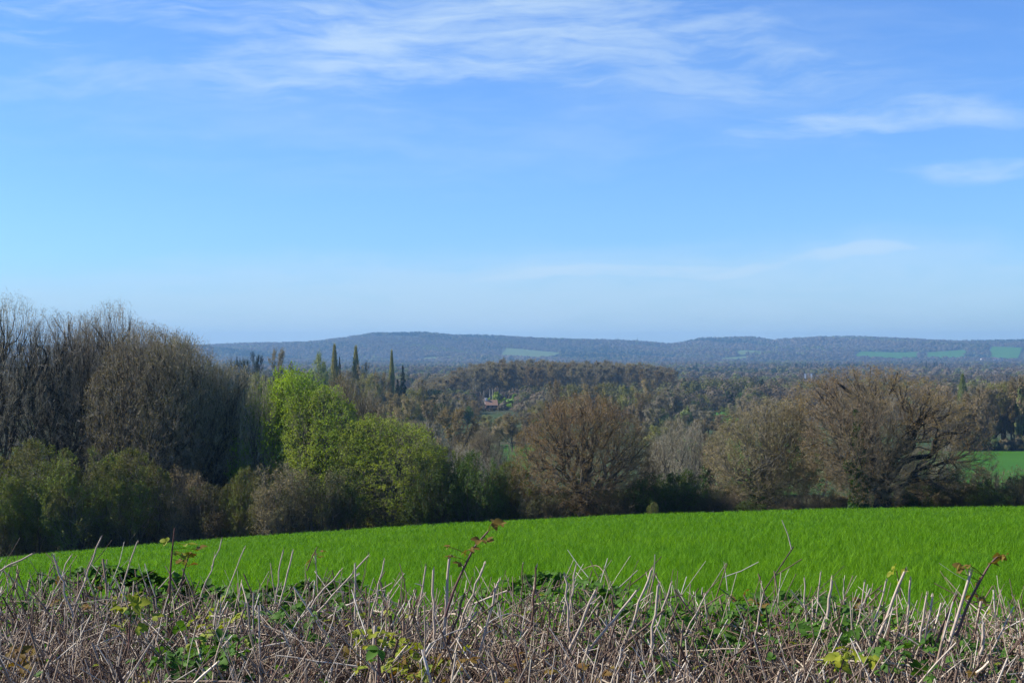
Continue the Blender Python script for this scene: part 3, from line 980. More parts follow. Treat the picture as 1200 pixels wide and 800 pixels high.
for i, (px, d, top, w, p, lab) in enumerate((
        (0, 104, 545, 90, SHRUB[1], 'green-tinged thicket bush at the picture edge by the crop'),
        (42, 106, 523, 125, SHRUB[0], 'large olive-green thicket bush with a bright mossy top below bare trunks'),
        (102, 105, 522, 120, SHRUB[1], 'olive thicket bush, second along the crop edge from the mossy-topped one'),
        (155, 105, 532, 105, SHRUB[0], 'olive thicket bush tight against the brown scrub'),
        (205, 105, 545, 90, SHRUB_BROWN[0], 'grey-brown leafless scrub bush with pale dead branches'),
        (250, 104, 562, 84, SHRUB_BROWN[1], 'dull brown scrub bush below the end of the bare clump'),
        (285, 103, 552, 60, SHRUB[0], 'small green scrub bush with yellow-green tips below the lime green tree'),
        (325, 102, 540, 92, SHRUB_BROWN[0], 'rounded brown bush below the yellow-green tree'),
        (372, 102, 548, 84, SHRUB_BROWN[1], 'dark brown bush between the rounded brown bush and the bright willow'),
        (405, 104, 556, 62, SHRUB_GREEN[0], 'dark green bush at the foot of the bright willow'),
        (507, 104, 538, 80, SHRUB_GREEN[0], 'dark green bush directly beyond the bright willow'),
        (532, 108, 522, 66, SHRUB[1], 'pale green bush with light tips behind the dark green bushes'),
        (560, 104, 532, 76, SHRUB_GREEN[1], 'green bush between the willows and the rounded oak'),
        (598, 105, 545, 72, SHRUB[0], 'olive-brown bush touching the rounded oak'),
        (640, 103, 572, 70, SHRUB_BROWN[1], 'low dark bush under the branches of the rounded oak'),
        (722, 103, 570, 78, SHRUB_BROWN[1], 'low dark scrub under the shaded side of the rounded oak'),
        (762, 104, 556, 64, SHRUB_GREEN[1], 'dark green bush where the rounded oak ends'),
        (800, 105, 556, 74, SHRUB_GREEN[0], 'shaded dark green bush in the gap between the oaks'),
        (833, 104, 572, 50, SHRUB_BROWN[1], 'low dull bush at the foot of the grey oak'),
        (880, 102, 585, 40, SHRUB_GREEN[1], 'small dark green bush at the foot of the grey oak'),
        (856, 104, 575, 40, SHRUB_BROWN[0], 'small brown twiggy bush below the grey oak'),
        (930, 103, 578, 46, SHRUB_BROWN[0], 'small brown twiggy bush between the grey oak and the ivy-clad tree'),
        (1085, 105, 568, 62, SHRUB_GREEN[1], 'dark low bush beneath the spreading limbs of the big oak'),
        (1125, 104, 562, 66, SHRUB_BROWN[1], 'dull bush at the outer edge of the big oak'),
        (1160, 103, 568, 66, SHRUB_GREEN[0], 'green hedge bush before the distant green meadow'),
        (1202, 102, 555, 60, SHRUB_BROWN[1], 'brown-green hedge bush at the picture edge below the meadow'),
        (765, 98.5, 590, 16, SHRUB[0], 'little green sapling standing in the crop edge by the rounded oak'),
        (972, 108, 575, 60, SHRUB_BROWN[0], 'twiggy brown bush between the ivy-clad trunk and its neighbour'))):
    plant(p, 'bush', px, d, top, w, lab, 'bush', 'bushes along the crop edge', parts=STEMS)

for k, px in enumerate(list(range(5, 880, 36)) + [905, 945, 985, 1025, 1062, 1090, 1130, 1170, 1205]):  # second-row bushes, added to darken the lit gaps between the trunks
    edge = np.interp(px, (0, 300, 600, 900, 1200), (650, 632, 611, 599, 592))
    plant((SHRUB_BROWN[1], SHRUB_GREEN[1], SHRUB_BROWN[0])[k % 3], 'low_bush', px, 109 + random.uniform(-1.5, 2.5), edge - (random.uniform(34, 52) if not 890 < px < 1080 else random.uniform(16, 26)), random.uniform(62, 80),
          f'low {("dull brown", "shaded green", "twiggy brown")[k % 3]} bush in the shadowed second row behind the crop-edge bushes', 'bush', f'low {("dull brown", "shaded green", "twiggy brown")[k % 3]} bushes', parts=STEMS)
plant(OAK, 'oak_tree', 684, 106, 463, 174, 'rounded bronze-budding oak standing alone in the middle of the field edge', group='oaks at the field edge', rot=0.8)
plant(GREY_OAK, 'oak_tree', 893, 106, 470, 142, 'smaller grey-brown oak with an ivied stem, overlapped by the largest oak', group='oaks at the field edge', rot=2.0)
plant(BIG_OAK, 'oak_tree', 1032, 106, 428, 258, 'largest oak with a thick trunk and broad dome of bronze buds', group='oaks at the field edge', rot=0.3)
plant(IVY_OAK, 'ivy_clad_tree', 1006, 99.5, 462, 120, 'oak with trunk and limbs wrapped in dark green ivy beside the largest oak', group='oaks at the field edge', rot=1.2)
plant(SPARSE, 'sparse_tree', 790, 150, 489, 52, 'open pale bare tree in the gap beside the rounded oak', group='sparse trees in the gap')
plant(SPARSE, 'sparse_tree', 812, 155, 492, 46, 'second open bare tree in the gap, next to the ivied pole', group='sparse trees in the gap', rot=2.2)
plant(IVY_POLE, 'ivy_pole_tree', 829, 140, 498, 18, 'narrow ivy-covered pole of a tree beside the small green meadow')

# --- trees of the valley, several hundred metres off
ROUND = [far_tree('valley_tree', 15, 6, seed=s, n=3400, size=(1.2, 0.085)) for s in (61, 62, 63)]
POP = far_tree('lombardy', 24, 2.2, 'column', twig=POPLAR_LEAF, seed=64, n=4000, size=(1.2, 0.24))
STAND = [far_tree('stand', 25, 3.2, 'stand', bark=BARK_PALE, twig=HAZE_GREY, seed=s, n=1800, size=(1.3, 0.11)) for s in (65, 66, 67)]
CONE = [far_tree('conifer', 15, 3.6, 'cone', twig=NEEDLE, seed=s, n=2600, size=(1.0, 0.42), bark=BARK_DARK) for s in (68, 69)]
CEDAR = far_tree('cedar', 15, 7, 'cedar', twig=NEEDLE, seed=70, n=3200, size=(1.2, 0.5), bark=BARK_DARK)
LEAFY = [far_tree('leafy', 12, 5, twig=LEAF_FRESH, seed=s, n=9000, leafy=0.30) for s in (71, 72)]
MOUND = far_tree('mound', 9, 6, twig=LEAF_PALE, seed=73, n=8000, leafy=0.32, cz=0.35, fork=0.15)

for px, top, w, lab in ((392, 404, 11, 'first and tallest of the three columnar poplars, next to the pale willow'),
                        (417, 406, 11, 'second columnar poplar, standing clear between the other two'),
                        (459, 411, 8, 'columnar poplar standing apart beside the dark conifer')):
    plant(POP, 'poplar_tree', px, 600, top, w * 0.8, lab, group='columnar poplars on the skyline')
plant(POP, 'poplar_tree', 1128, 520, 439, 11, 'yellow-green columnar poplar beyond the largest oak', mats={1: (LEAF_PALE,)})
G = 'dark conifers in the valley'
plant(ROUND[2], 'conifer_tree', 300, 560, 417, 24, 'dark evergreen with a rounded top beside the bare domed tree', group=G, mats={1: (NEEDLE,)})
plant(ROUND[1], 'conifer_tree', 275, 520, 420, 24, 'dark evergreen right beside the sloping end of the bare clump', group=G, mats={1: (NEEDLE,)})
plant(ROUND[0], 'conifer_tree', 287, 540, 423, 20, 'dark evergreen in the middle of the small row by the bare clump', group=G, mats={1: (NEEDLE,)})
plant(CEDAR, 'conifer_tree', 327, 540, 430, 24, 'wide dark conifer at the foot of the bare domed tree', group=G)
plant(CONE[1], 'conifer_tree', 472, 560, 428, 20, 'tall dark conifer close to the third poplar', group=G)
plant(CONE[0], 'conifer_tree', 466, 520, 444, 22, 'broad dark conifer below the third poplar', group=G)
plant(CEDAR, 'conifer_tree', 505, 560, 453, 34, 'flat-topped dark cedar in front of the grey plantation', group=G)
plant(CONE[1], 'conifer_tree', 398, 590, 418, 14, 'dark conifer tucked against the first poplar', group=G)
G = 'bare valley trees'
plant(ROUND[0], 'bare_valley_tree', 326, 560, 412, 34, 'domed grey bare tree rising beside the dark conifers', group=G)
plant(ROUND[1], 'willow_valley_tree', 376, 570, 414, 32, 'pale green willow next to the first poplar', mats={1: (LEAF_PALE,)})
plant(ROUND[0], 'bare_valley_tree', 531, 300, 480, 62, 'dark spreading tree with a leaning trunk at the edge of the small meadow', group=G, mats={1: (HAZE_BROWN,)}, rot=1.0)
plant(CONE[0], 'conifer_tree', 850, 800, 456, 0.1 + 8, 'slim dark conifer beside the round dark green tree', group='dark conifers in the valley')
plant(LEAFY[0], 'leafy_tree', 851, 790, 457, 28, 'round dark green tree on the wooded slope between the oaks', mats={1: (LEAF_DARK,)})
plant(LEAFY[1], 'leafy_tree', 808, 760, 466, 17, 'small pale green tree on the wooded slope between the oaks', mats={1: (LEAF_PALE,)})
plant(MOUND, 'pollard_willow', 779, 480, 480, 26, 'pale green domed bush, nearer the rounded oak of the two', 'bush')
plant(MOUND, 'pollard_willow', 803, 500, 478, 30, 'pale green domed bush, the wider one further from the rounded oak', 'bush')
plant(LEAFY[0], 'leafy_tree', 606, 768, 462, 27, 'bright fresh green round tree beside the red-roofed house')
plant(LEAFY[1], 'leafy_tree', 583, 830, 459, 19, 'yellow-green tree rising behind the red-roofed house', mats={1: (LEAF_LIME,)})

# bare trees scattered on the valley side: px, distance, top row, width, twig colour
KIND = {'v': (LEAF_PALE, 'pale green'), 'd': (LEAF_DARK, 'dark green'), 'g': (HAZE_GREY, 'grey'), 'b': (HAZE_BROWN, 'brown'), 'o': (HAZE_OLIVE, 'olive')}
valley = [(355, 480, 448, 36, 'g'), (318, 420, 444, 40, 'g'), (300, 450, 440, 34, 'o'), (430, 520, 440, 34, 'o'), (445, 560, 436, 34, 'b'), (425, 600, 428, 30, 'g'), (408, 560, 436, 26, 'g'),
          (438, 470, 458, 36, 'g'), (462, 440, 462, 40, 'b'), (480, 420, 468, 36, 'b'), (488, 480, 455, 34, 'o'), (505, 440, 470, 34, 'b'), (520, 520, 462, 30, 'g'),
          (470, 360, 478, 40, 'b'), (492, 500, 446, 30, 'g'), (515, 620, 452, 30, 'g'), (545, 640, 462, 28, 'g'), (555, 600, 470, 28, 'b'), (562, 420, 496, 34, 'g'), (585, 430, 490, 44, 'b'),
          (600, 400, 488, 48, 'b'), (615, 440, 484, 40, 'g'), (572, 520, 486, 30, 'o'), (596, 560, 484, 30, 'g'), (620, 600, 470, 26, 'g'), (632, 520, 470, 34, 'o'), (652, 480, 448, 30, 'b'),
          (668, 520, 452, 36, 'o'), (642, 620, 458, 32, 'g'), (690, 540, 452, 36, 'b'), (712, 540, 450, 36, 'o'), (735, 560, 452, 34, 'o'), (752, 480, 462, 36, 'b'), (765, 430, 480, 44, 'g'),
          (772, 560, 458, 40, 'g'), (790, 600, 455, 40, 'g'), (760, 640, 446, 40, 'b'), (815, 560, 474, 34, 'g'), (830, 520, 482, 34, 'g'), (845, 500, 486, 34, 'b'), (822, 680, 462, 26, 'o'), (838, 700, 464, 26, 'g'),
          (868, 620, 468, 30, 'g'), (880, 700, 462, 30, 'b'), (770, 350, 500, 40, 'o'), (790, 380, 494, 36, 'b'), (762, 520, 470, 40, 'g'), (798, 460, 486, 30, 'g'), (820, 420, 492, 30, 'b'),
          (340, 560, 452, 26, 'd'), (446, 600, 446, 24, 'v'), (512, 470, 474, 30, 'd'), (548, 560, 476, 22, 'd'), (600, 500, 494, 26, 'v'), (628, 560, 482, 26, 'd'), (640, 470, 486, 30, 'd'),
          (758, 560, 470, 26, 'd'), (772, 660, 464, 20, 'd'), (785, 700, 458, 22, 'v'), (812, 640, 470, 24, 'd'), (826, 600, 478, 24, 'd'), (840, 560, 492, 26, 'v'), (870, 760, 460, 24, 'd'), (884, 800, 455, 22, 'v'), (858, 640, 474, 24, 'v'),
          (1138, 420, 462, 44, 'b'), (1150, 430, 452, 40, 'g'), (1118, 420, 470, 40, 'g'), (1100, 430, 468, 40, 'g'), (910, 560, 470, 40, 'g'), (940, 600, 462, 40, 'b'), (980, 560, 466, 40, 'g'), (1010, 600, 460, 40, 'o'), (1050, 560, 460, 40, 'g'), (1085, 540, 458, 40, 'b')]
for i, (px, d, top, w, k) in enumerate(valley):
    m, word = KIND[k]
    plant(ROUND[i % 3], 'bare_valley_tree', px, d, top, w, f'round {word} {"tree" if k in "vd" else "leafless tree"} among the mixed trees of the valley side beyond the field', group=f'{word} valley trees', mats={1: (m,)})

hedgerow = [(470, 230, 512, 46, 0), (498, 210, 516, 40, 1), (520, 240, 512, 40, 2), (545, 205, 520, 48, 0), (572, 250, 506, 50, 1), (592, 200, 518, 44, 2), (556, 330, 500, 44, 1),
            (765, 190, 520, 40, 1), (785, 230, 514, 44, 0), (805, 200, 528, 36, 2), (822, 260, 516, 34, 1), (845, 210, 530, 40, 0), (775, 300, 508, 40, 2), (838, 330, 506, 30, 1),
            (905, 240, 520, 44, 1), (945, 210, 530, 44, 0), (985, 260, 520, 44, 2), (1075, 230, 524, 40, 1), (1110, 250, 520, 40, 0), (1100, 190, 545, 40, 2), (480, 300, 494, 44, 1), (505, 320, 492, 40, 0)]
for i, (px, d, top, w, k) in enumerate(hedgerow):
    p, m, word = ((SPARSE, (TWIG_GREY, BUD_OLIVE), 'thin grey'), (ASH_OLIVE, (TWIG, BUD_BROWN), 'twiggy brown'), (SPARSE, (TWIG, LEAF_DULL), 'thin olive'))[k]
    plant(p, 'hedgerow_tree', px, d, top, w, f'{word} small hedgerow tree on the falling ground just beyond the crop', group=f'{word} hedgerow trees', mats={1: m})

# wood at the far side of the distant meadow
for i in range(26):
    px = 1098 + i * 6.2 + random.uniform(-3, 3)
    top = np.interp(px, (1095, 1140, 1165, 1200, 1260), (476, 468, 452, 446, 440)) + random.uniform(-5, 9)
    k = random.choice('gggbo')
    pr = random.choice([STAND[1], ROUND[0], ROUND[1], ROUND[2]])
    m, word = KIND[k]
    plant(pr, 'meadow_wood_tree', px, 408 + random.uniform(0, 45), top, random.uniform(34, 50), f'tall {word} leafless tree in the wood along the top of the distant green meadow',
          group=f'{word} trees of the meadow wood', mats={0: (BARK,), 1: (m,)})
plant(LEAFY[0], 'leafy_tree', 1198, 412, 452, 22, 'yellow-green leafing tree in the wood above the distant meadow', mats={1: (LEAF_PALE,)})
for i, px in enumerate((1104, 1118, 1130, 1141, 1153, 1166, 1178, 1190, 1201)):
    plant(MOUND, 'meadow_bush', px, 404, random.uniform(503, 513), random.uniform(18, 27), 'low dark bush at the foot of the wood beyond the distant meadow', 'bush',
          group='bushes at the foot of the meadow wood', mats={1: (random.choice([LEAF_DARK, HAZE_BROWN, LEAF_DULL]),)})

# the grey plantation behind the house
prof = ((494, 500, 520, 545, 580, 640, 700, 740, 775, 800), (452, 447, 438, 428, 422, 421, 423, 424, 428, 434))
for row, d in enumerate((880, 905, 930, 955, 985)):
    for px in np.arange(496, 790, 11.5):
        p = px + random.uniform(-4, 4)
        top = np.interp(p, *prof) + random.uniform(-1.0, 2.2) + (4 - row) * 1.5
        plant(STAND[random.randrange(3)], 'plantation_tree', p, d + random.uniform(-10, 10), top, random.uniform(16, 23),
              'tall straight bare tree in the dense grey plantation behind the red-roofed house', group='trees of the grey plantation',
              mats={1: (random.choice([HAZE_GREY, HAZE_GREY, HAZE_GREY, HAZE_GREY, HAZE_BROWN]),)})
G = 'bushes round the red-roofed house'
for px, d, top, w, m in ((592, 792, 470, 18, HAZE_GREY), (558, 795, 471, 16, HAZE_BROWN), (578, 780, 477, 11, HAZE_GREY), (586, 784, 475, 12, HAZE_BROWN), (618, 790, 472, 16, LEAF_DULL), (567, 776, 479, 9, HAZE_OLIVE), (573, 774, 479, 8, HAZE_BROWN)):
    plant(MOUND, 'garden_bush', px, d, top, w, 'leafless garden bush close around the red-roofed house', 'bush', G, mats={1: (m,)})

# conifers on the skyline and far dark clumps
for px, d, h in ((724, 6440, 398 - 2.6), (747, 6440, 400 - 4.4), (751, 6440, 400 - 1.5)):
    plant(CONE[0], 'skyline_tree', px, d, h, 3.4 if px == 724 else 2.4, 'dark tree standing up from the skyline of the far blue hill', group='trees on the hill skyline')
for i in range(15):
    px = random.choice([934, 938, 944, 949, 953, 1084, 1090, 1096, 1108, 815, 820, 858, 862]) + random.uniform(-2, 2)
    d = 2350 + random.uniform(0, 250)
    plant(CONE[i % 2], 'far_conifer', px, d, random.uniform(422, 427), random.uniform(4, 6), 'dark conifer in a small clump among the far brown woods', group='far conifer clumps')


# ------------------------------------------------------------------ far woods: one mass on plain and hills
def far_woods(name, n, d0, d1, tris, height, radius, label, palette, weights, fsize, noise_scale):
    d = np.sqrt(rng.uniform(d0 ** 2, d1 ** 2, n))
    u = rng.uniform(-0.44, 0.44, n)
    x = u * d
    px = 600 + F * u
    ok = np.ones(n, bool)
    for a, b, c, e in CLEAR:
        ok &= ~((px > a - 1) & (px < b + 5) & (d > c - 25) & (d < e + 10))
    # open strips between woods
    gap = np.sin(x / 170 + 1.7) * np.sin(d / 260 + 0.4) + 0.5 * np.sin(x / 61 + d / 83)
    ok &= ~((gap > 0.95) & (rng.uniform(0, 1, n) < 0.85))
    x, d = x[ok], d[ok]
    n = len(x)
    z = terrain(x, d)
    cl = np.sin(x / noise_scale) * np.cos(d / (noise_scale * 1.7) + 1) + 0.6 * np.sin(x / (noise_scale * 0.37) + d / (noise_scale * 0.6)) + rng.normal(size=n) * 0.35
    order = np.digitize(cl, np.quantile(cl, np.cumsum(weights)[:-1]))
    pal = np.array(palette) * 1.0
    base = pal[order] * rng.uniform(0.86, 1.14, (n, 1)) * (1 + 0.22 * np.sin(x / (noise_scale * 2.1) + 2) * np.sin(d / (noise_scale * 2.6)))[:, None]
    con = order == 0
    H = height * rng.uniform(0.65, 1.3, n) * (1 + 0.25 * np.sin(x / 90 + d / 140))
    Rr = radius * rng.uniform(0.7, 1.3, n)
    Rr = np.where(con, Rr * 0.7, Rr)
    k = np.repeat(np.arange(n), tris)
    N = len(k)
    q = norm(rng.normal(size=(N, 3))) * (rng.uniform(0.35, 1, (N, 1)) ** 0.4)
    zz = q[:, 2]
    shrink = np.where(con[k], np.clip(0.75 - 0.4 * zz, 0.05, 1), 1.0)
    c = np.stack([x[k] + q[:, 0] * Rr[k] * shrink, d[k] + q[:, 1] * Rr[k] * shrink, z[k] + H[k] * (0.56 + 0.44 * zz)], 1)
    nrm = norm(q * np.array([1, 1, 0.8]) + rng.normal(size=(N, 3)) * 0.13 + np.array([0, 0, 0.1]))   # foliage masses face outwards
    a = norm(np.cross(nrm, rng.normal(size=(N, 3))))
    b = np.cross(nrm, a)
    s = (fsize * rng.uniform(0.6, 1.5, N))[:, None]
    V = np.stack([c - a * s, c + a * s * 0.6 + b * s * 0.7, c + a * s * 0.6 - b * s * 0.7], 1)
    colr = np.concatenate([base[k], np.ones((N, 1))], 1)
    ma = MA()
    ma.add(V, np.arange(3 * N).reshape(-1, 3), 0, False, np.repeat(colr, 3, 0))
    tag(ma.build(name, [FAR]), label=label, kind='stuff')


PAL = [(0.030, 0.050, 0.028), (0.115, 0.120, 0.045), (0.145, 0.122, 0.085), (0.165, 0.132, 0.085), (0.130, 0.108, 0.086), (0.135, 0.155, 0.050)]
far_woods('far_woodland', 9000, 640, 1500, 260, 12, 5.6, 'mixed brown and olive woodland filling the valley floor', PAL, (0.05, 0.24, 0.23, 0.20, 0.16, 0.12), 0.72, 60)
far_woods('far_woodland', 22000, 1500, 4400, 70, 13, 7.5, 'far grey-brown woods of the plain below the hills', PAL, (0.05, 0.2, 0.26, 0.21, 0.2, 0.08), 1.9, 150)
far_woods('hill_woodland', 30000, 4300, 6650, 34, 12, 10.0, 'hazy blue woods clothing the far ridge', PAL, (0.12, 0.16, 0.26, 0.16, 0.24, 0.06), 3.4, 210)


# ------------------------------------------------------------------ houses
def quad_box(ma, x0, x1, y0, y1, z0, z1, mat=0):
    v = [(x, y, z) for z in (z0, z1) for y in (y0, y1) for x in (x0, x1)]
    f = [(0, 2, 1), (1, 2, 3), (4, 5, 6), (5, 7, 6), (0, 1, 4), (1, 5, 4), (2, 6, 3), (3, 6, 7), (0, 4, 2), (2, 4, 6), (1, 3, 5), (3, 7, 5)]
    ma.add(v, f, mat)


def flat_mat(name, a, b, scale=2.0, rough=0.85):
    m, T = material(name)
    tc = T.n('ShaderNodeTexCoord')
    n = T.noise(tc.outputs['Object'], scale, 6, 0.7)
    surf(T, T.mix(T.rng(n, 0.3, 0.7), a, b), rough, bump=n)
    return m


TILE = flat_mat('roof_tile', (0.30, 0.185, 0.125), (0.25, 0.155, 0.11), 3)
TILE_B = flat_mat('brown_tile', (0.20, 0.11, 0.085), (0.15, 0.09, 0.07), 3)
BRICK = flat_mat('brick', (0.30, 0.17, 0.12), (0.24, 0.15, 0.11), 5)
RENDER = flat_mat('white_render', (0.80, 0.78, 0.74), (0.70, 0.68, 0.65), 1)
GLASS = flat_mat('window_glass', (0.03, 0.035, 0.04), (0.05, 0.055, 0.06), 1, 0.15)


def house(name, px, d, L, D, hw, hr, label, wall, tile, rot, chim, dz=0.0):
    x = X(px, d)
    r = empty(name, (x, d, tz(x, d) + dz))
    r.rotation_euler = (0, 0, rot)
    tag(r, label, 'house')
    w = MA()
    quad_box(w, -L / 2, L / 2, -D / 2, D / 2, -0.5, hw)
    w.add([(-L / 2, -D / 2, hw), (-L / 2, D / 2, hw), (-L / 2, 0, hw + hr - 0.1), (L / 2, -D / 2, hw), (L / 2, D / 2, hw), (L / 2, 0, hw + hr - 0.1)], [(0, 2, 1), (3, 4, 5)])
    w.build('wall', [wall], r)
    f = MA()
    o, th = 0.4, 0.22
    for s in (-1, 1):
        e = [(sx * (L / 2 + o), s * (D / 2 + o), hw - hr * o / (D / 2)) for sx in (-1, 1)] + [(sx * (L / 2 + o), 0, hw + hr) for sx in (1, -1)]
        v = e + [(p[0], p[1], p[2] + th) for p in e]
        f.add(v, [(0, 1, 2), (0, 2, 3), (4, 6, 5), (4, 7, 6), (0, 4, 5), (0, 5, 1), (1, 5, 6), (1, 6, 2), (2, 6, 7), (2, 7, 3), (3, 7, 4), (3, 4, 0)])
    roof = f.build('roof', [tile], r)
    for cx, cw, ch, m in chim:
        c = MA()
        quad_box(c, cx - cw / 2, cx + cw / 2, -cw / 2, cw / 2, hw * 0.6, hw + hr + ch)
        quad_box(c, cx - cw / 2 - 0.1, cx + cw / 2 + 0.1, -cw / 2 - 0.1, cw / 2 + 0.1, hw + hr + ch + 0.003, hw + hr + ch + 0.2)
        c.build('chimney', [m], r)
    for cx in np.arange(-L / 2 + 1.2, L / 2 - 0.8, 2.4):
        for zz in ((0.9, 2.1), (3.2, 4.3)):
            if zz[1] < hw:
                g = MA()
                quad_box(g, cx - 0.5, cx + 0.5, -D / 2 - 0.04, -D / 2 + 0.02, *zz)
                g.build('window', [GLASS], r)
    g = MA()
    quad_box(g, L / 2 - 0.95, L / 2 - 0.15, -D / 2 - 0.05, -D / 2 + 0.02, 0.0, 2.0)
    g.build('door', [TILE_B], r)
    return r


house('cottage', 575.5, 800, 6.4, 5.5, 2.3, 2.6, 'small red-roofed cottage with a tall white chimney among bare trees', BRICK, TILE, 0.15, ((-2.9, 1.25, 1.0, RENDER),), 0.6)
house('farmhouse', 948, 1290, 13, 8, 5.0, 3.6, 'distant brown-roofed farmhouse with two white chimneys behind the largest oak', BRICK, TILE_B, -0.2, ((-3.4, 1.5, 5.0, RENDER), (2.2, 1.5, 5.0, RENDER)), 4.0)
for px, d in ((1152, 4700), (1163, 4800), (1167, 4720)):
    house('hill_farmhouse', px, d, 16, 9, 6, 4, 'tiny white farmhouse at the foot of the hazy hill below a green hill field', RENDER, TILE_B, random.uniform(-0.4, 0.4), ((3, 1.2, 1.2, BRICK),), 7.0)['group'] = 'white farmhouses under the hill'


# ------------------------------------------------------------------ the cut bramble hedge in front
def hedge_top(x, d):
    u = x / d
    return -0.905 - 0.13 * np.clip(u, -0.5, 0.5) ** 1 * np.where(u > 0, 1.0, 0.55) + 0.03 * np.sin(x * 3.1 + 1) * np.cos(d * 2.3) + 0.02 * np.sin(x * 7.3)


def leaflet(ma, base, d, nrm, L, W, mat=0):
    """Ovate, pointed, folded leaflets. base, d, nrm (N,3)."""
    N = len(base)
    d = norm(d)
    side = norm(np.cross(d, nrm))
    up = np.cross(side, d)
    ts = np.array([0.0, 0.18, 0.42, 0.68, 0.88, 1.0])
    ws = np.array([0.06, 0.78, 1.0, 0.74, 0.36, 0.0])
    curl = -0.22 * ts ** 2
    mid = base[:, None] + d[:, None] * (ts[None, :, None] * L[:, None, None]) + up[:, None] * (curl[None, :, None] * L[:, None, None])
    jag = 1 + rng.normal(size=(N, 6)) * 0.10
    off = side[:, None] * (ws[None, :] * jag * (W[:, None] / 2))[..., None] + up[:, None] * (ws[None, :] * 0.16 * W[:, None])[..., None]
    off2 = -side[:, None] * (ws[None, :] * jag * (W[:, None] / 2))[..., None] + up[:, None] * (ws[None, :] * 0.16 * W[:, None])[..., None]
    V = np.stack([mid + off, mid, mid + off2], 2).reshape(N, 18, 3)
    t = []
    for k in range(5):
        for c in (0, 1):
            a, b, e, f = k * 3 + c, k * 3 + c + 1, k * 3 + c + 4, k * 3 + c + 3
            t += [(a, b, e), (a, e, f)]
    t = np.array(t)[None] + (np.arange(N) * 18)[:, None, None]
    ma.add(V, t.reshape(-1, 3), mat, True)


def trifoliate(ma, p, d, size, mat=0):
    """Compound bramble leaves: one end leaflet, two side leaflets."""
    N = len(p)
    nrm = norm(rng.normal(size=(N, 3)) * 0.45 + np.array([-0.25, -0.15, 1.0]))
    d = norm(d - nrm * (d * nrm).sum(1, keepdims=True))
    s = np.cross(d, nrm)
    for off, sc in ((0.0, 1.0), (1.15, 0.82), (-1.15, 0.82)):
        dd = norm(d * math.cos(off) + s * math.sin(off) + rng.normal(size=(N, 3)) * 0.12)
        b = p + d * (size * (0.12 if off == 0 else 0.0))[:, None]
        leaflet(ma, b, dd, norm(nrm + rng.normal(size=(N, 3)) * 0.25), size * sc, size * sc * 0.72, mat)


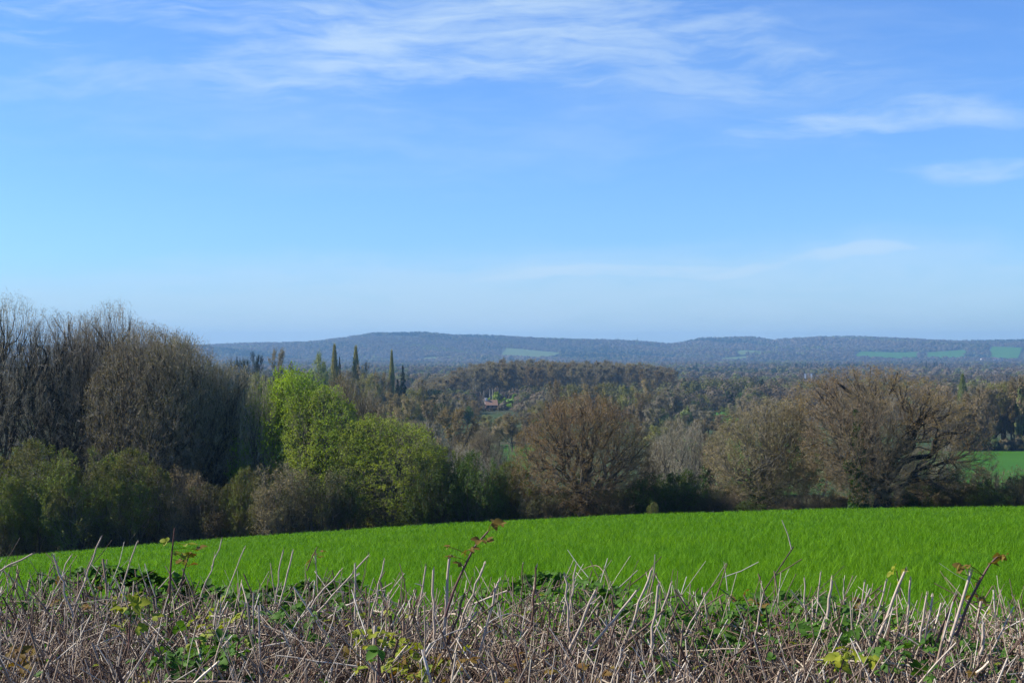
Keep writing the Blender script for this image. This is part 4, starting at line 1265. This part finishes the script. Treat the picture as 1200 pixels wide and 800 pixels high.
def build_hedge():
    r = tag(empty('bramble_hedge', (0, 4.4, tz(0, 4.4))), 'low flailed bramble hedge of dead grey stems and straw in front of the green crop', 'hedge')
    off = np.array([0, 4.4, tz(0, 4.4)])

    def spot(n, d0=2.7, d1=5.25):
        d = rng.uniform(d0, d1, n)
        x = rng.uniform(-0.74, 0.74, n) * np.maximum(d, 4.6)
        return x, d
    # upright cut stems
    ma = MA()
    n = 11500
    x, d = spot(n)
    top = hedge_top(x, d)
    z0 = terrain(x, d)
    L = (top - z0) * rng.uniform(0.72, 1.04, n) + np.where(rng.uniform(0, 1, n) < 0.16, np.minimum(rng.gamma(1.4, 0.032, n), 0.10), 0)
    dr = np.stack([rng.normal(size=n) * 0.30 + 0.10, rng.normal(size=n) * 0.25, np.ones(n)], 1)
    L = L * np.linalg.norm(dr, axis=1)
    P = grow(np.stack([x, d, z0], 1), dr, L, 7, 0.022, 0.0)
    rr = rng.gamma(2.6, 0.0007, n) + 0.0012
    tubes(ma, P - off, rr[:, None] * np.linspace(1.1, 0.75, 7)[None], 5)
    # side snags
    C, CR = kids(P, rr[:, None] * np.ones((1, 7)), 2, 0.5, 1.0, 45, 18, 0.18, 3, 0.1, 0.0, None, 0.001, 0.7, 0.2)
    tubes(ma, C - off, np.minimum(CR, 0.0022), 4)
    tag(ma.build('stems', [DEAD], r), kind='stuff')
    # straw: flattened thin dead stems lying across one another
    ma = MA()
    n = 16500
    x, d = spot(n)
    z = hedge_top(x, d) - rng.gamma(1.6, 0.055, n) + 0.01
    a = rng.uniform(0, 6.28, n)
    steep = np.abs(rng.normal(size=n)) * 1.5
    dr = np.stack([np.cos(a), np.sin(a), steep], 1)
    L = rng.uniform(0.05, 0.34, n)
    P = grow(np.stack([x, d, z], 1) - norm(dr) * (L / 2)[:, None], dr, L, 5, 0.06, -0.01)
    rr = rng.gamma(2.0, 0.0006, n) + 0.0007
    tubes(ma, P - off, rr[:, None] * np.linspace(1.0, 0.7, 5)[None], 4)
    # arching pale canes
    n = 90
    x, d = spot(n, 3.0, 5.3)
    a = rng.uniform(0, 6.28, n)
    P = grow(np.stack([x, d, hedge_top(x, d) - 0.12], 1), np.stack([np.cos(a), np.sin(a) * 0.6, np.full(n, 0.75)], 1), rng.uniform(0.3, 0.7, n), 12, 0.06, -0.17)
    tubes(ma, P - off, (0.0028 * rng.uniform(0.7, 1.4, n))[:, None] * np.linspace(1, 0.6, 12)[None], 5)
    tag(ma.build('straw', [STRAW], r), kind='stuff')
    # dark live canes
    ma = MA()
    n = 110
    x, d = spot(n, 2.6, 5.3)
    a = rng.uniform(0, 6.28, n)
    P = grow(np.stack([x, d, hedge_top(x, d) - 0.3], 1), np.stack([np.cos(a) * 0.7, np.sin(a) * 0.5, np.full(n, 1.0)], 1), rng.uniform(0.22, 0.42, n), 9, 0.08, -0.05)
    tubes(ma, P - off, (0.0032 * rng.uniform(0.7, 1.3, n))[:, None] * np.linspace(1, 0.6, 9)[None], 5)
    tag(ma.build('canes', [CANE], r), kind='stuff')
    # leaf patches: px, py, half-width px, half-height px, count, kind
    patches = [(40, 690, 60, 25, 40, 0), (160, 672, 55, 18, 150, 0), (110, 690, 60, 18, 70, 0), (235, 680, 60, 16, 70, 0), (350, 685, 55, 26, 170, 0), (395, 690, 40, 30, 70, 0),
               (290, 695, 50, 20, 60, 0), (620, 685, 45, 12, 55, 0), (690, 700, 50, 16, 60, 0), (790, 712, 60, 16, 70, 0), (860, 705, 40, 14, 55, 0), (930, 700, 70, 18, 130, 0), (985, 715, 40, 20, 60, 0),
               (1060, 712, 50, 20, 50, 0), (1140, 745, 50, 25, 50, 0), (230, 785, 55, 18, 90, 0), (340, 735, 40, 30, 40, 0), (960, 735, 70, 25, 60, 0), (1050, 770, 60, 25, 40, 0), (820, 740, 70, 25, 40, 0),
               (185, 725, 30, 20, 26, 0), (155, 715, 20, 14, 16, 1), (440, 748, 45, 22, 30, 1), (490, 772, 50, 20, 34, 1), (990, 770, 25, 14, 16, 1), (250, 735, 30, 30, 16, 1), (215, 665, 16, 10, 10, 1),
               (470, 780, 60, 15, 20, 2), (20, 785, 40, 12, 14, 2), (560, 770, 60, 25, 16, 2), (700, 790, 60, 12, 16, 2), (85, 710, 30, 25, 8, 2), (880, 700, 60, 14, 22, 2), (1010, 690, 50, 14, 12, 2)]
    acc = [MA(), MA(), MA()]
    for px, py, wx, wy, m, kind in patches:
        m = m if kind == 2 else int(m * (0.75 if (px < 250 and py < 700) else 1.1))
        pxx = px + rng.normal(size=m) * wx * 0.55
        pyy = np.clip(py + rng.normal(size=m) * wy * 0.55, 640, 815)
        d = np.clip(0.90 / ((pyy - HOR) / F), 3.3, 5.3)
        x = (pxx - 600) / F * d
        z = hedge_top(x, d) - np.abs(rng.normal(size=m)) * 0.05 + 0.035
        trifoliate(acc[kind], np.stack([x, d, z], 1) - off, rng.normal(size=(m, 3)), rng.uniform(0.018, 0.036 if kind == 2 else 0.042, m))
    for k, m in ((0, 900), (1, 260), (2, 170)):
        x, d = spot(m, 3.2, 5.2)
        keep_ = (np.sin(x * 2.3 + 1.0) * np.sin(d * 3.1) + rng.normal(size=m) * 0.5) > 0.05
        x, d = x[keep_], d[keep_]
        trifoliate(acc[k], np.stack([x, d, hedge_top(x, d) + 0.02 - np.abs(rng.normal(size=len(x))) * 0.06], 1) - off, rng.normal(size=(len(x), 3)), rng.uniform(0.012, 0.026, len(x)))
    # low greenery just behind the cut face
    m = 380
    x, d = rng.uniform(-3.8, 3.8, m), rng.uniform(5.0, 5.7, m)
    z = hedge_top(x, d) - 0.05 - rng.gamma(2.0, 0.05, m)
    trifoliate(acc[0], np.stack([x, d, z], 1) - off, rng.normal(size=(m, 3)), rng.uniform(0.02, 0.04, m))
    for k, (nm, mt) in enumerate((('leaves', B_GREEN), ('yellow_leaves', B_YELLOW), ('bronze_leaves', B_BRONZE))):
        o = acc[k].build(nm, [mt], r)
        tag(o, kind='stuff')


build_hedge()


def img(px, py, d):
    return np.array([X(px, d), d, (HOR - py) / F * d])


def stalk(tip, base, d, rad, mat, label, group, lean=0.0):
    a, b = img(*base, d), img(*tip, d + lean)
    b = a + (b - a) * 0.86
    b0 = a + (a - b) * (0.16 / max(np.linalg.norm(a - b), 0.02))
    ts = np.linspace(0, 1, 8)[:, None]
    P = b0 + (b - b0) * ts
    P[1:-1] += rng.normal(size=(6, 3)) * 0.0022
    o = P[0].copy()
    ma = MA()
    tubes(ma, (P - o)[None], (rad * np.linspace(1.1, 0.8, 8))[None], 6)
    # splintered cut end
    e, dr = P[-1] - o, norm((b - a)[None])[0]
    k = 5
    side = rng.normal(size=(k, 3)) * rad * 0.55
    spikes(ma, e + side, norm(dr + rng.normal(size=(k, 3)) * 0.12), np.full(k, rad * 3.2), np.full(k, rad * 0.9))
    # one or two old side snags
    for _ in range(2):
        f = rng.uniform(0.35, 0.9)
        p = (b0 + (b - b0) * f) - o
        dd = norm((dr + rng.normal(size=3) * 0.5)[None])[0]
        S = grow(p[None], dd[None], np.array([rng.uniform(0.012, 0.04)]), 3, 0.1)
        tubes(ma, S, (rad * 0.5 * np.array([1, 0.9, 0.6]))[None], 4)
    ob = ma.build('cut_stalk', [mat])
    ob.location = o
    return tag(ob, label, 'stalk', group)


ST = [((45, 645), (0, 668), 4.6, 1.5), ((121, 624), (106, 664), 4.7, 1.2), ((163, 629), (150, 668), 4.8, 1.0), ((62, 647), (70, 672), 4.6, 1.6), ((86, 646), (72, 676), 4.7, 0.9),
      ((262, 626), (248, 664), 4.8, 0.9), ((289, 636), (275, 672), 4.9, 0.8), ((345, 639), (334, 684), 4.7, 1.2), ((333, 640), (327, 676), 4.8, 1.0), ((370, 641), (372, 680), 4.8, 0.8),
      ((416, 652), (416, 722), 4.5, 1.5), ((437, 645), (398, 688), 4.6, 1.2), ((404, 662), (372, 700), 4.5, 1.2), ((452, 649), (440, 700), 4.7, 1.2), ((500, 657), (494, 698), 4.8, 1.4),
      ((508, 661), (508, 706), 4.5, 2.0), ((527, 647), (524, 700), 4.5, 2.4), ((570, 655), (556, 690), 4.6, 1.4), ((586, 674), (574, 720), 4.4, 2.0), ((613, 656), (612, 684), 4.8, 0.9),
      ((628, 660), (626, 690), 4.7, 1.8), ((661, 669), (664, 700), 4.6, 1.8), ((676, 656), (670, 698), 4.7, 1.2), ((701, 684), (682, 728), 4.4, 2.2), ((717, 696), (716, 722), 4.5, 1.6),
      ((750, 686), (722, 722), 4.4, 2.0), ((765, 661), (750, 704), 4.6, 1.8), ((772, 676), (765, 742), 4.3, 2.2), ((789, 675), (770, 730), 4.5, 1.2), ((962, 665), (958, 700), 4.8, 1.0),
      ((975, 676), (972, 698), 4.7, 2.6), ((942, 673), (943, 694), 4.8, 1.2), ((1014, 675), (1006, 720), 4.5, 1.2), ((1040, 672), (1024, 732), 4.5, 1.5), ((1064, 659), (1034, 732), 4.4, 2.4),
      ((1067, 672), (1062, 722), 4.5, 1.7), ((1087, 689), (1078, 740), 4.4, 1.7), ((1094, 690), (1082, 752), 4.4, 1.8), ((1141, 657), (1114, 748), 4.3, 2.6), ((1122, 692), (1106, 728), 4.4, 2.0),
      ((1191, 704), (1160, 762), 4.3, 1.2), ((1152, 724), (1148, 768), 4.2, 2.6), ((895, 690), (888, 724), 4.6, 1.2), ((830, 690), (812, 724), 4.6, 1.2), ((546, 690), (536, 720), 4.5, 1.8)]
for i, (tip, base, d, r_) in enumerate(ST):
    dark = i in (19, 20, 24, 39, 44)
    lab = 'grey-brown dark stalk with a broken end standing out of the cut hedge against the crop' if dark else 'pale dead stalk with a splintered end standing out of the cut hedge against the crop'
    stalk(tip, base, d, 0.0025 * r_ ** 0.8, DEAD if dark else STALK_PALE, lab, 'dark broken stalks in the hedge' if dark else 'pale broken stalks in the hedge')


def shoot(pts, d, rad, leafs, mat, label, cane=CANE, side=0):
    """Live bramble shoot: a cane and separate leaves along it."""
    P = np.array([img(px, py, d) for px, py in pts])
    t = np.linspace(0, len(P) - 1, 14)
    Q = np.stack([np.interp(t, np.arange(len(P)), P[:, k]) for k in range(3)], 1)
    Q[1:-1] = (Q[:-2] + 2 * Q[1:-1] + Q[2:]) / 4
    o = Q[0].copy()
    r = tag(empty('bramble_shoot', o), label, 'bramble')
    ma = MA()
    tubes(ma, (Q - o)[None], (rad * np.linspace(1.15, 0.6, 14))[None], 6)
    p, T, rr, _, _ = sample((Q - o)[None], np.full((1, 14), rad), 26, 0.05, 0.98)
    spikes(ma, p, norm(np.cross(T, rng.normal(size=p.shape)) - T * 0.4), np.full(26, rad * 2.2), np.full(26, rad * 0.9))
    ma.build('cane', [cane], r)
    for (px, py, size) in leafs:
        c = img(px, py, d + rng.uniform(-0.02, 0.02)) - o
        k = int(np.argmin(np.linalg.norm(Q - o - c, axis=1)))
        st = (Q - o)[k]
        lm = MA()
        out = c - st
        tubes(lm, np.stack([st, st + out * 0.5 + [0, 0, 0.003], c])[None], np.full((1, 3), rad * 0.28), 4)
        dd = out / max(np.linalg.norm(out), 1e-4) + rng.normal(size=3) * 0.4
        trifoliate(lm, c[None], dd[None], np.array([size]), 0)
        lm.build('leaf', [mat], r)


shoot([(522, 722), (532, 690), (546, 660), (556, 640), (572, 622)], 4.4, 0.0042,
      [(577, 612, 0.038), (562, 632, 0.036), (571, 634, 0.030), (552, 642, 0.028), (547, 645, 0.026), (532, 652, 0.03), (540, 660, 0.026), (588, 614, 0.016), (526, 640, 0.016)], B_BRONZE,
      'tallest dark bramble shoot with bronze-green leaves leaning over the crop, mid hedge')
shoot([(1120, 745), (1134, 706), (1146, 684), (1158, 662), (1168, 652)], 4.3, 0.0042,
      [(1172, 650, 0.034), (1178, 651, 0.026), (1164, 660, 0.026), (1146, 680, 0.03), (1140, 697, 0.032), (1150, 700, 0.024), (1128, 664, 0.030), (1122, 670, 0.024), (1136, 662, 0.022)], B_BRONZE,
      'dark bramble shoot with small red-brown leaves beside the tall pale stalk near the hedge end')
shoot([(199, 700), (200, 670), (202, 645), (205, 618)], 4.6, 0.0035,
      [(218, 638, 0.038), (228, 643, 0.034), (205, 648, 0.034), (214, 650, 0.036), (210, 658, 0.03), (196, 634, 0.024)], B_YELLOW,
      'upright reddish bramble shoot carrying olive-yellow leaves against the dark bushes')
shoot([(212, 690), (216, 668), (222, 650)], 4.6, 0.0026, [(224, 648, 0.034), (232, 642, 0.030), (214, 656, 0.032), (222, 662, 0.03)], B_BRONZE,
      'short bramble shoot with bronze leaves just beside the olive-leaved shoot')
shoot([(152, 760), (152, 738), (154, 716)], 3.9, 0.003, [(146, 712, 0.036), (160, 708, 0.038), (154, 705, 0.034), (140, 735, 0.03), (162, 734, 0.03), (180, 722, 0.028)], B_YELLOW,
      'low bramble sprig with bright yellow-green leaves lit among the grey stems')
shoot([(985, 800), (984, 786), (988, 772)], 3.6, 0.003, [(982, 768, 0.036), (994, 766, 0.034), (1002, 770, 0.032), (986, 782, 0.036)], B_YELLOW,
      'small bramble sprig with green leaves at the bottom of the hedge below the upright stalks')
shoot([(446, 790), (444, 768), (440, 745)], 3.8, 0.0028, [(438, 742, 0.026), (448, 752, 0.024), (432, 756, 0.022), (440, 766, 0.024), (452, 741, 0.02)], B_YELLOW,
      'thin upright sprig with small yellowing leaves in the lower hedge')
shoot([(444, 812), (444, 785), (443, 762)], 3.6, 0.0028, [(444, 760, 0.042), (437, 772, 0.022)], B_GREEN,
      'single broad dark green leaf on an upright cane low in the hedge')
shoot([(360, 668), (366, 652), (372, 640)], 4.8, 0.002, [(376, 645, 0.02), (368, 650, 0.018), (374, 652, 0.018), (362, 658, 0.02)], B_BRONZE,
      'small leaning sprig of dark bronze leaves poking over the crop beside pale stalks')
shoot([(1055, 700), (1054, 684), (1050, 668)], 4.5, 0.002, [(1048, 664, 0.022), (1056, 670, 0.024), (1044, 670, 0.020), (1054, 680, 0.02)], B_YELLOW,
      'little yellowing sprig beside the thick reddish leaning stalk')

# ------------------------------------------------------------------ haze
hm, T = material('haze')
out = T.n('ShaderNodeOutputMaterial')
pv = T.n('ShaderNodeVolumePrincipled')
pv.inputs['Color'].default_value = (0.28, 0.54, 0.86, 1)
pv.inputs['Density'].default_value = 0.000108
pv.inputs['Anisotropy'].default_value = 0.1
T.put(out.inputs['Volume'], pv.outputs[0])
ma = MA()
quad_box(ma, -9300, 9300, -9300, 9300, -80, 110)
tag(ma.build('haze', [hm]), kind='stuff')
